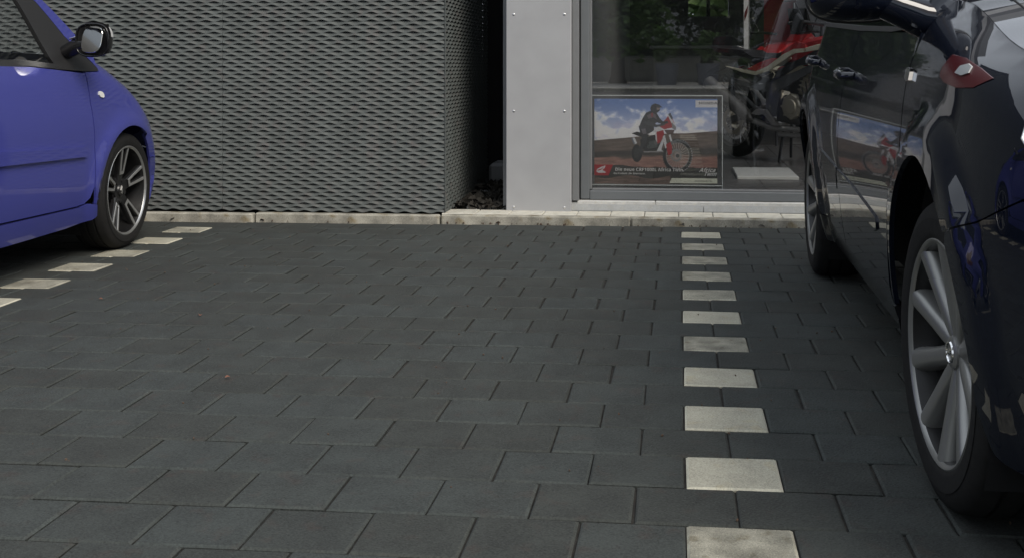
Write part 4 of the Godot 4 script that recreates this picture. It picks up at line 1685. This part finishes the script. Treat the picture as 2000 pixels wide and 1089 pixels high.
# ------------------------------------------------------------------ things in the showroom
func bike_xf() -> Transform3D:
	return Transform3D(Basis(Vector3(0, 0, -1), Vector3(0, 1, 0), Vector3(1, 0, 0)), Vector3.ZERO)


# forward is -z; polygons are in (forward, up)
func plate(st: SurfaceTool, flat: Array, x0: float, x1: float, bev := 0.006):
	var b := Basis(Vector3(0, 0, -1), Vector3(0, 1, 0), Vector3(1, 0, 0))
	prism(st, P(flat), x0, x1, Transform3D(b, Vector3.ZERO), bev)


func make_bike(label: String, at: Vector3, turn: float) -> Node3D:
	var t := thing("motorcycle", label, "motorcycle", at, turn, "")
	var fw := func(a: float, y: float, x: float): return Vector3(x, y, -a)
	var st: SurfaceTool
	for q in [[-0.78, 0.32, 0.32, 0.065, 0.225], [0.80, 0.34, 0.34, 0.045, 0.27]]:
		var wh := Node3D.new()
		wh.name = "wheel"
		t.add_child(wh, true)
		wh.position = Vector3(0, q[1], -q[0])
		st = begin()
		var prof := []
		for k in 13:
			var a := PI * k / 12.0
			prof.append(Vector2(-cos(a) * q[3], q[4] + (q[2] - q[4]) * sin(a)))
		lathe(st, prof, 40)
		put("tyre", st, M.rubber, wh)
		st = begin()
		lathe(st, [Vector2(-q[3] * 0.8, q[4] + 0.006), Vector2(-q[3] * 0.6, q[4] - 0.02), Vector2(q[3] * 0.6, q[4] - 0.02), Vector2(q[3] * 0.8, q[4] + 0.006)], 40)
		put("rim", st, M.engine_dark, wh)
		st = begin()
		for k in 18:
			var a := TAU * k / 18.0
			var s := -0.03 if k % 2 else 0.03
			tube(st, [Vector3(s, 0.03 * cos(a), 0.03 * sin(a)), Vector3(0, (q[4] - 0.015) * cos(a + 0.2), (q[4] - 0.015) * sin(a + 0.2))], 0.003, 5)
		put("spokes", st, M.satin, wh)
		st = begin()
		lathe(st, [Vector2(-0.05, 0.0), Vector2(-0.05, 0.035), Vector2(0.05, 0.035), Vector2(0.05, 0.0)], 16)
		lathe(st, [Vector2(0.055, 0.12), Vector2(0.06, 0.12), Vector2(0.06, 0.085), Vector2(0.055, 0.085)], 28)
		put("hub", st, M.engine, wh)
	st = begin()
	for x in [-0.10, 0.10]:
		tube(st, [fw.call(0.80, 0.34, x), fw.call(0.64, 0.70, x), fw.call(0.52, 0.98, x)], [0.03, 0.027, 0.024], 12)
	put("fork", st, M.engine, t)
	st = begin()
	plate(st, [0.50, 0.62, 0.62, 0.72, 0.84, 0.74, 1.08, 0.60, 1.10, 0.63, 0.88, 0.78, 0.62, 0.77], -0.05, 0.05)
	put("mudguard", st, M.bike_red, t)
	st = begin()
	for x in [-0.11, 0.11]:
		tube(st, [fw.call(-0.78, 0.32, x), fw.call(-0.45, 0.42, x), fw.call(-0.22, 0.45, x)], [0.03, 0.035, 0.04], 10)
	put("swing_arm", st, M.engine_dark, t)
	# frame: top spar and the leg down to the pivot
	st = begin()
	for s in [-1.0, 1.0]:
		plate(st, [-0.70, 0.70, -0.38, 0.64, -0.28, 0.66, 0.05, 0.76, 0.40, 0.88, 0.40, 0.83, 0.08, 0.70, -0.14, 0.60, -0.17, 0.38, -0.30, 0.38, -0.28, 0.58, -0.40, 0.60, -0.70, 0.67], s * 0.13, s * 0.16, 0.008)
		tube(st, [fw.call(-0.70, 0.66, s * 0.14), fw.call(-0.45, 0.46, s * 0.14), fw.call(-0.25, 0.40, s * 0.14)], 0.014, 8)
	put("frame", st, M.bike_frame, t)
	# seat, side panel with the cream stripe, tank and shroud
	st = begin()
	plate(st, [-0.92, 0.90, -0.62, 0.87, -0.46, 0.80, -0.20, 0.80, 0.0, 0.88, 0.05, 0.93, -0.10, 0.93, -0.30, 0.87, -0.48, 0.88, -0.60, 0.94, -0.90, 0.96], -0.13, 0.13, 0.03)
	put("seat", st, M.bike_black, t)
	for s in [-1.0, 1.0]:
		st = begin()
		plate(st, [-0.74, 0.80, -0.62, 0.74, -0.44, 0.66, -0.28, 0.66, -0.10, 0.72, 0.06, 0.80, 0.45, 0.86, 0.56, 0.92, 0.36, 0.97, 0.20, 0.90, -0.05, 0.80, -0.30, 0.70], s * 0.145, s * 0.18, 0.008)
		put("side_panel", st, M.bike_black, t)
		st = begin()
		plate(st, [-0.74, 0.80, -0.54, 0.75, -0.38, 0.725, -0.22, 0.765, -0.04, 0.86, 0.05, 0.905, 0.16, 0.915, 0.16, 0.945, 0.05, 0.94, -0.06, 0.90, -0.24, 0.80, -0.38, 0.755, -0.54, 0.772], s * 0.17, s * 0.192, 0.004)
		plate(st, [-0.30, 0.71, -0.20, 0.745, 0.02, 0.86, 0.02, 0.875, -0.19, 0.765, -0.16, 0.735, -0.18, 0.70], s * 0.18, s * 0.194, 0.003)
		put("stripe", st, M.bike_cream, t)
		st = begin()
		plate(st, [-0.48, 0.775, -0.38, 0.757, -0.24, 0.80, -0.12, 0.865, -0.20, 0.865, -0.34, 0.83], s * 0.165, s * 0.189, 0.004)
		plate(st, [-0.10, 0.865, -0.06, 0.90, 0.05, 0.942, 0.18, 0.945, 0.16, 0.98, 0.08, 1.0, 0.0, 0.965, -0.08, 0.915], s * 0.165, s * 0.19, 0.004)
		put("tank_flank", st, M.bike_red, t)
		st = begin()
		plate(st, [0.17, 0.915, 0.17, 0.948, 0.30, 0.975, 0.52, 1.0, 0.62, 0.98, 0.50, 0.945, 0.30, 0.93], s * 0.175, s * 0.192, 0.004)
		put("shroud", st, M.bike_cream, t)
		st = begin()
		tube(st, [fw.call(0.30, 1.13, s * 0.12), fw.call(0.27, 1.15, s * 0.30), fw.call(0.20, 1.14, s * 0.42)], 0.014, 8)
		plate(st, [0.24, 1.08, 0.32, 1.06, 0.36, 1.16, 0.30, 1.22, 0.25, 1.20], s * 0.40, s * 0.43, 0.01)
		put("handlebar", st, M.bike_black, t)
		st = begin()
		tube(st, [fw.call(0.26, 1.15, s * 0.30), fw.call(0.24, 1.30, s * 0.38)], 0.006, 6)
		box(st, fw.call(0.22, 1.34, s * 0.42), Vector3(0.13, 0.075, 0.025), 0.01)
		put("mirror", st, M.bike_black, t)
	st = begin()
	plate(st, [-0.10, 0.84, -0.04, 0.95, 0.12, 1.02, 0.34, 1.05, 0.44, 0.98, 0.36, 0.86, 0.10, 0.80], -0.14, 0.14, 0.03)
	put("tank", st, M.bike_red, t)
	st = begin()
	plate(st, [0.46, 0.92, 0.66, 0.88, 0.82, 0.98, 0.72, 1.10, 0.60, 1.16, 0.44, 1.06], -0.13, 0.13, 0.03)
	put("fairing", st, M.bike_red, t)
	st = begin()
	plate(st, [0.56, 1.12, 0.72, 1.10, 0.52, 1.40, 0.49, 1.40], -0.11, 0.11, 0.01)
	put("windshield", st, M.tinted, t)
	st = begin()
	box(st, fw.call(0.80, 1.0, 0.0), Vector3(0.2, 0.1, 0.05), 0.02)
	put("headlight", st, M.lens_clear, t)
	# engine
	st = begin()
	plate(st, [-0.20, 0.34, 0.16, 0.30, 0.28, 0.38, 0.24, 0.52, 0.10, 0.58, -0.12, 0.56, -0.22, 0.46], -0.14, 0.14, 0.025)
	var eng := put("engine", st, M.engine_dark, t)
	st = begin()
	box(st, fw.call(0.16, 0.66, 0.0), Vector3(0.26, 0.26, 0.18), 0.02, Basis(Vector3(1, 0, 0), -0.35))
	for k in 6:
		box(st, fw.call(0.135 + 0.012 * k, 0.58 + 0.034 * k, 0.0), Vector3(0.28, 0.010, 0.20), 0.003, Basis(Vector3(1, 0, 0), -0.35))
	put("cylinder_head", st, M.engine, eng)
	st = begin()
	for s in [-1.0, 1.0]:
		var b := Basis(Vector3(s, 0, 0), Vector3(0, 1, 0), Vector3(0, 0, s))
		lathe(st, [Vector2(0.13, 0.105), Vector2(0.165, 0.10), Vector2(0.175, 0.09), Vector2(0.175, 0.06), Vector2(0.185, 0.055), Vector2(0.185, 0.0)], 26, fw.call(0.0, 0.47, 0), b)
		lathe(st, [Vector2(0.13, 0.065), Vector2(0.16, 0.06), Vector2(0.168, 0.05), Vector2(0.168, 0.0)], 20, fw.call(0.17, 0.42, 0), b)
		for k in 8:
			var a := TAU * k / 8.0
			lathe(st, [Vector2(0.15, 0.010), Vector2(0.178, 0.009), Vector2(0.178, 0.0)], 8, fw.call(0.098 * cos(a), 0.47 + 0.098 * sin(a), 0), b)
	put("clutch_cover", st, M.engine, eng)
	st = begin()
	for k in 7:
		var y := 0.42 + 0.045 * k
		tube(st, [fw.call(0.02 + 0.04 * k, y + 0.12, 0.15), fw.call(0.08 + 0.03 * k, y + 0.05, 0.17), fw.call(0.16 + 0.02 * k, y, 0.14)], 0.007, 6)
	put("hoses", st, M.bike_black, eng)
	# exhaust: header sweeping down and back, heat shield
	st = begin()
	tube(st, [fw.call(0.34, 0.62, 0.05), fw.call(0.40, 0.48, 0.10), fw.call(0.30, 0.36, 0.13), fw.call(0.10, 0.285, 0.15), fw.call(-0.20, 0.285, 0.16), fw.call(-0.42, 0.34, 0.17)], [0.022, 0.022, 0.022, 0.022, 0.024, 0.024], 12)
	tube(st, [fw.call(0.40, 0.42, 0.02), fw.call(0.30, 0.31, 0.10), fw.call(0.12, 0.235, 0.13), fw.call(-0.15, 0.235, 0.14)], 0.02, 12)
	put("exhaust_pipe", st, M.satin, t)
	st = begin()
	tube(st, [fw.call(-0.42, 0.34, 0.18), fw.call(-0.50, 0.40, 0.20), fw.call(-0.92, 0.66, 0.22)], [0.03, 0.055, 0.06], 16)
	put("silencer", st, M.engine_dark, t)
	st = begin()
	plate(st, [-0.42, 0.40, -0.36, 0.44, -0.26, 0.44, -0.16, 0.34, -0.10, 0.33, -0.10, 0.31, -0.18, 0.31, -0.28, 0.40, -0.36, 0.39], 0.17, 0.20, 0.006)
	put("footrest", st, M.satin, t)
	st = begin()
	tube(st, [fw.call(-0.24, 0.32, -0.10), fw.call(-0.30, 0.02, -0.16)], 0.012, 8)
	tube(st, [fw.call(-0.12, 0.30, 0.12), fw.call(-0.16, 0.0, 0.14)], 0.012, 8)
	put("stand", st, M.bike_black, t)
	st = begin()
	plate(st, [-0.86, 0.84, -1.10, 0.74, -1.16, 0.62, -1.12, 0.62, -1.06, 0.72, -0.84, 0.78], -0.08, 0.08, 0.008)
	put("rear_mudguard", st, M.bike_black, t)
	return t


func build_showroom_things():
	make_bike("red, cream and black adventure motorcycle parked behind the window, front wheel to the right", V(1.04, 0.092, 9.45), deg_to_rad(-138))
	var b2 := make_bike("second motorcycle farther back in the showroom, standing behind the red and cream one", V(0.95, 0.092, 11.6), deg_to_rad(-35))
	# board on the floor
	var st := begin()
	box(st, V(0.63, 0.105, 8.40), Vector3(0.43, 0.024, 0.70), 0.003)
	tag(put("display_board", st, M.board, self), "thin pale board lying on the showroom floor under the motorcycle", "board")
	# red banner, white flag, partition
	var t := thing("banner", "dull red hanging banner at the back of the showroom, above the motorcycle", "banner", V(1.17, 0.9, 13.0))
	st = begin()
	box(st, Vector3(0, 0.8, 0), Vector3(0.40, 2.0, 0.02), 0.002)
	put("cloth", st, M.banner_red, t)
	st = begin()
	tube(st, [Vector3(-0.24, 1.81, 0), Vector3(0.24, 1.81, 0)], 0.014, 10)
	put("rod", st, M.satin, t)
	t = thing("feather_flag", "narrow pale upright flag with a red mark, standing left of the red banner", "flag", V(0.64, 0.092, 10.8))
	st = begin()
	prism(st, P([-0.022, 0.95, 0.022, 0.90, 0.026, 1.0, 0.026, 2.3, 0.0, 2.36, -0.026, 2.3]), -0.003, 0.003)
	put("cloth", st, M.wall_light, t)
	st = begin()
	prism(st, P([-0.018, 1.22, 0.012, 1.30, 0.018, 1.38, 0.0, 1.34, -0.018, 1.30]), 0.003, 0.0045)
	put("mark", st, M.lens_and_patch_red, t)
	st = begin()
	tube(st, [Vector3(0.024, 0.0, -0.004), Vector3(0.024, 2.34, -0.004)], 0.008, 8)
	put("pole", st, M.engine_dark, t)
	st = begin()
	lathe(st, [Vector2(0.0, 0.15), Vector2(0.02, 0.14), Vector2(0.03, 0.03), Vector2(0.03, 0.0)], 20, Vector3(0.024, 0, -0.004), Basis(Vector3(0, 1, 0), Vector3(0, 0, 1), Vector3(1, 0, 0)))
	put("base", st, M.engine_dark, t)
	t = thing("partition_screen", "grey panelled partition screen with thin posts, right of the red banner", "screen", V(2.1, 0.092, 12.6))
	for k in 3:
		st = begin()
		box(st, Vector3(-0.55 + 0.56 * k, 1.2, 0), Vector3(0.54, 2.3, 0.03), 0.003)
		put("panel", st, M.screen_grey if k != 1 else M.room_wall, t)
	for k in 4:
		st = begin()
		tube(st, [Vector3(-0.83 + 0.56 * k, 0, 0), Vector3(-0.83 + 0.56 * k, 2.4, 0)], 0.014, 8)
		put("post", st, M.satin, t)
	t = thing("counter", "dark low counter at the back of the showroom, behind the second motorcycle", "counter", V(0.25, 0.092, 13.9))
	st = begin()
	box(st, Vector3(0, 0.5, 0), Vector3(1.1, 1.0, 0.5), 0.01)
	put("body", st, M.engine_dark, t)
	st = begin()
	box(st, Vector3(0, 1.02, 0), Vector3(1.2, 0.04, 0.6), 0.01)
	put("top", st, M.screen_grey, t)


# ------------------------------------------------------------------ the street behind the viewer, which the glass and the paint reflect
func leaf_crown(parent: Node, at: Vector3, size: Vector3, count: int, leaf: float, m: Material, sd: int, called := "crown"):
	var r := RandomNumberGenerator.new()
	r.seed = sd
	var st := begin()
	quad(st, Vector3(-0.5, 0, 0), Vector3(0, 0.06, -0.32), Vector3(0.5, 0, 0), Vector3(0, 0.06, 0.32), Vector3.UP)
	var mm := MultiMesh.new()
	mm.transform_format = MultiMesh.TRANSFORM_3D
	mm.mesh = st.commit()
	mm.instance_count = count
	var lumps := []
	for k in 26:
		var d := Vector3(r.randfn(0, 1), r.randfn(0, 1), r.randfn(0, 1)).normalized() * r.randf_range(0.35, 0.9)
		lumps.append(Vector3(d.x * size.x, d.y * size.y, d.z * size.z))
	for k in count:
		var c: Vector3 = lumps[r.randi() % lumps.size()]
		var p := c + Vector3(r.randfn(0, 1) * size.x, r.randfn(0, 1) * size.y, r.randfn(0, 1) * size.z) * 0.17
		var b := Basis.from_euler(Vector3(r.randf_range(-1, 1), r.randf_range(0, TAU), r.randf_range(-1, 1))).scaled(Vector3.ONE * leaf * r.randf_range(0.6, 1.3))
		mm.set_instance_transform(k, Transform3D(b, at + p))
	var o := MultiMeshInstance3D.new()
	o.name = called
	o.multimesh = mm
	o.material_override = m
	parent.add_child(o, true)
	o.set_meta("kind", "stuff")


func make_tree(label: String, at: Vector3, h: float, sd: int, m: Material, count: int):
	var r := RandomNumberGenerator.new()
	r.seed = sd
	var t := thing("broadleaf_tree", label, "tree", at, 0.0, "trees round the forecourt and street")
	var st := begin()
	var lean := Vector3(r.randf_range(-0.2, 0.2), 0, r.randf_range(-0.2, 0.2))
	tube(st, [Vector3.ZERO, Vector3(0, 0.3, 0) + lean * 0.1, Vector3(0, h * 0.25, 0) + lean, Vector3(0, h * 0.55, 0) + lean * 1.6], [0.42, 0.30, 0.25, 0.14], 12)
	put("trunk", st, M.bark, t)
	for k in 5:
		var a := TAU * k / 5.0 + r.randf()
		var p0 := Vector3(0, h * (0.26 + 0.05 * k), 0) + lean
		st = begin()
		tube(st, [p0, p0 + Vector3(cos(a) * 0.9, 0.7, sin(a) * 0.9), p0 + Vector3(cos(a) * 2.0, 1.8, sin(a) * 2.0)], [0.13, 0.09, 0.04], 8)
		put("limb", st, M.bark, t)
	leaf_crown(t, Vector3(0, h * 0.60, 0) + lean, Vector3(h * 0.36, h * 0.42, h * 0.36), count * 2, 0.36, m, sd)


func build_street_behind():
	sheet("road", -60, 60, -24, -14, -0.02, M.asphalt)
	sheet("far_pavement", -60, 60, -39, -24, 0.08, M.pale_concrete)
	sheet("forecourt", -60, 60, -13.6, -1.6, -0.012, M.asphalt)
	var st := begin()
	for k in 30:
		box(st, V(-60 + 2 + 4.0 * k, 0.01, -24.1), Vector3(3.98, 0.18, 0.2), 0.01)
	var kb := put("far_kerb", st, M.kerb)
	kb.set_meta("kind", "structure")
	var t := thing("garden_wall", "low pale wall across the street behind the viewer, mirrored in the shop window", "wall", V(0, 0, -39.5))
	st = begin()
	box(st, Vector3(0, 0.6, 0), Vector3(70, 1.2, 0.3), 0.02)
	put("body", st, M.pale_concrete, t)
	st = begin()
	box(st, Vector3(0, 1.23, 0), Vector3(70, 0.08, 0.42), 0.01)
	put("coping", st, M.slab, t)
	var hg := Node3D.new()
	hg.name = numbered("hedge")
	add_child(hg)
	hg.position = V(0, 0, -41)
	tag(hg, "clipped green hedge above the pale wall across the street", "hedge")
	leaf_crown(hg, Vector3(0, 1.4, 0), Vector3(26, 0.9, 0.6), 26000, 0.26, M.leaf_dark, 88, "foliage")
	t = thing("grey_building", "long grey flat-roofed building across the street behind the hedge", "building", V(-2, 0, -56))
	st = begin()
	box(st, Vector3(0, 3.0, 0), Vector3(44, 6.0, 9), 0.05)
	put("wall", st, M.wall_grey, t)
	st = begin()
	box(st, Vector3(0, 6.1, 0), Vector3(44.6, 0.3, 9.6), 0.03)
	put("roof_edge", st, M.jamb, t)
	for k in 9:
		st = begin()
		box(st, Vector3(-18 + 4.5 * k, 3.2, -4.47), Vector3(2.2, 1.5, 0.12), 0.01)
		var f := put("window", st, M.wall_light, t)
		st = begin()
		box(st, Vector3(-18 + 4.5 * k, 3.2, -4.55), Vector3(2.0, 1.3, 0.02), 0.0)
		put("window_glass", st, M.tinted, f)
	make_tree("leafy tree with a dark trunk across the street, mirrored at the left of the window", V(-2.6, 0.08, -35), 8.5, 5, M.leaf, 9000)
	make_tree("broad leafy tree across the street, mirrored in the middle of the window", V(1.2, 0.08, -37), 9.5, 6, M.leaf_dark, 9000)
	make_tree("dark leafy tree across the street, second from the left of the row", V(-10.5, 0.08, -36), 9.0, 7, M.leaf_dark, 8000)
	make_tree("light green tree across the street, mirrored at the right of the window", V(8.2, 0.08, -35), 8.8, 8, M.leaf, 8000)
	make_tree("bushy tree across the street, farthest to the left of the row", V(-19.0, 0.08, -37), 9.0, 9, M.leaf_dark, 7000)
	make_tree("bushy tree across the street, farthest to the right of the row", V(17.0, 0.08, -37), 9.2, 10, M.leaf_dark, 7000)
	make_tree("bright green tree growing behind the showroom, seen through its rear window", V(0.9, 0.0, 21.5), 6.0, 14, M.leaf, 5000)
	var hl := Node3D.new()
	hl.name = numbered("hedge")
	add_child(hl)
	hl.position = V(-13.0, -0.03, -3.0)  # unseen hedge, added to darken the black car's reflections and block low sky
	tag(hl, "tall dark hedge added unseen on the left to darken reflections in the black car", "hedge")
	leaf_crown(hl, Vector3(0, 1.5, 0), Vector3(0.8, 1.5, 9.0), 30000, 0.26, M.leaf_dark, 91, "foliage")
	make_tree("dark tree added unseen in the left hedge, nearer the mesh building", V(-14.2, -0.03, 2.5), 8.0, 21, M.leaf_dark, 7000)  # this tree and the next are unseen, added as dark reflections
	make_tree("dark tree added unseen in the left hedge, nearer the street", V(-14.5, -0.03, -6.0), 8.6, 22, M.leaf_dark, 7000)
	for q in [[-0.45, "grey-blue planter with a bush across the street, left one of the pair"], [1.15, "grey-blue planter with a bush across the street, right one of the pair"]]:
		t = thing("planter", q[1], "planter", V(q[0], 0.08, -31), 0.0, "planters across the street")
		st = begin()
		lathe(st, [Vector2(0.0, 0.0), Vector2(0.0, 0.36), Vector2(0.8, 0.46), Vector2(0.85, 0.46), Vector2(0.85, 0.41), Vector2(0.76, 0.40), Vector2(0.76, 0.0)], 24, Vector3.ZERO, Basis(Vector3(0, 1, 0), Vector3(0, 0, 1), Vector3(1, 0, 0)))
		put("pot", st, M.planter, t)
		leaf_crown(t, Vector3(0, 1.5, 0), Vector3(0.6, 0.75, 0.6), 900, 0.2, M.leaf, 50 + int(q[0] * 3), "foliage")


# ------------------------------------------------------------------ leaves and dirt
func leaf_mesh(sd: int, size: float) -> ArrayMesh:
	var r := RandomNumberGenerator.new()
	r.seed = sd
	var st := begin()
	var top := []
	var n := 9
	for k in n:
		var f := float(k) / (n - 1)
		var wd := size * 0.36 * sin(PI * pow(f, 0.8)) * (1.0 + r.randf_range(-0.25, 0.25)) + 0.0004
		var curl := size * (0.16 * sin(f * 3.0 + r.randf_range(-0.2, 0.2)) + 0.10 * f)
		top.append([Vector3(-wd, curl + wd * 0.35, (f - 0.5) * size), Vector3(0, curl * 0.7, (f - 0.5) * size), Vector3(wd, curl + wd * 0.5, (f - 0.5) * size)])
	for k in n - 1:
		for j in 2:
			quad(st, top[k][j], top[k][j + 1], top[k + 1][j + 1], top[k + 1][j], Vector3.UP)
	return st.commit()


func build_litter():
	var kinds := [M.dead_leaf, M.dead_leaf2, M.dead_leaf3]
	# single leaves along the kerb and on the paving, each with what it lies by
	var spots := [
		[-2.93, 6.30, 0.030, 1, "dry brown leaf at the foot of the kerb beside the purple car's front wheel"],
		[-2.66, 6.33, 0.055, 1, "curled dark leaf against the kerb, left of the first kerb joint"],
		[-2.50, 6.33, 0.045, 1, "dark leaf against the kerb right at its leftmost visible joint"],
		[-2.40, 6.32, 0.028, 0, "small brown leaf just right of the leftmost kerb joint"],
		[-1.02, 6.335, 0.030, 2, "small pale-red leaf by the kerb below the light pillar"],
		[0.02, 6.33, 0.035, 1, "dark leaf by the kerb above the nearest white stones' row end"],
		[0.46, 6.335, 0.04, 1, "dark twisted leaf by the kerb near the black car"],
		[-2.22, 4.15, 0.03, 2, "reddish leaf on the dark pavers, nearest the left row of white stones"],
		[-1.72, 3.92, 0.035, 2, "reddish leaf on the dark pavers in the left half of the bay"],
		[-1.30, 3.15, 0.03, 2, "reddish leaf lying in a joint near the left picture edge"],
		[-1.45, 5.9, 0.022, 1, "small dark leaf on the pavers before the mesh wall"],
	]
	for q in spots:
		place("fallen_leaf", leaf_mesh(int(q[0] * 100) + 900, q[2] * (1.0 if q[1] > 6.0 else 0.5)), kinds[q[3]], self, V(q[0], 0.004, q[1]), Vector3(0.1, rng.randf() * TAU, 0.1))
		tag(get_child(get_child_count() - 1), q[4], "leaf", "fallen leaves on the paving")
	# litter in the niche
	var mm := MultiMesh.new()
	mm.transform_format = MultiMesh.TRANSFORM_3D
	mm.mesh = leaf_mesh(3, 0.075)
	mm.instance_count = 130
	for k in 130:
		var x := rng.randf_range(-1.33, -1.03)
		var d := 6.66 + pow(rng.randf(), 1.4) * 0.9
		mm.set_instance_transform(k, Transform3D(Basis.from_euler(Vector3(rng.randf_range(-0.9, 0.9), rng.randf() * TAU, rng.randf_range(-0.9, 0.9))), V(x, 0.025 + rng.randf() * 0.035 + (d - 6.66) * 0.06, d)))
	var o := MultiMeshInstance3D.new()
	o.name = "leaf_litter"
	o.multimesh = mm
	o.material_override = M.dead_leaf2
	add_child(o)
	tag(o, "heap of dry leaves in the dark gap between mesh wall and pillar", "leaf litter", "", "stuff")
	var st := begin()
	for k in 60:
		var s := rng.randf_range(0.012, 0.035)
		box(st, V(rng.randf_range(-1.32, -1.02), 0.012 + rng.randf() * 0.015, rng.randf_range(6.64, 7.1)), Vector3(s, s * 0.7, s * 1.2), s * 0.25, Basis.from_euler(Vector3(rng.randf() * 3, rng.randf() * 3, rng.randf() * 3)))
	tag(put("gravel", st, M.slab), "grey gravel at the foot of the gap beside the pillar", "gravel", "", "stuff")
	# crumbs of soil and moss in the joints by the kerb and on the pavers
	st = begin()
	for k in 240:
		var s := rng.randf_range(0.002, 0.006)
		var d := rng.randf_range(2.2, 6.34)
		if k % 3 == 0:
			s *= 1.7
			d = 6.36 - absf(rng.randfn(0, 0.02)) - 0.004
		box(st, V(rng.randf_range(-3.0, 0.7), s * 0.3, d), Vector3(s, s * 0.7, s * 1.3), s * 0.3, Basis.from_euler(Vector3(rng.randf() * 3, rng.randf() * 3, rng.randf() * 3)))
	tag(put("soil_crumbs", st, M.dead_leaf), "tiny brown crumbs of soil scattered on the dark pavers", "soil", "", "stuff")
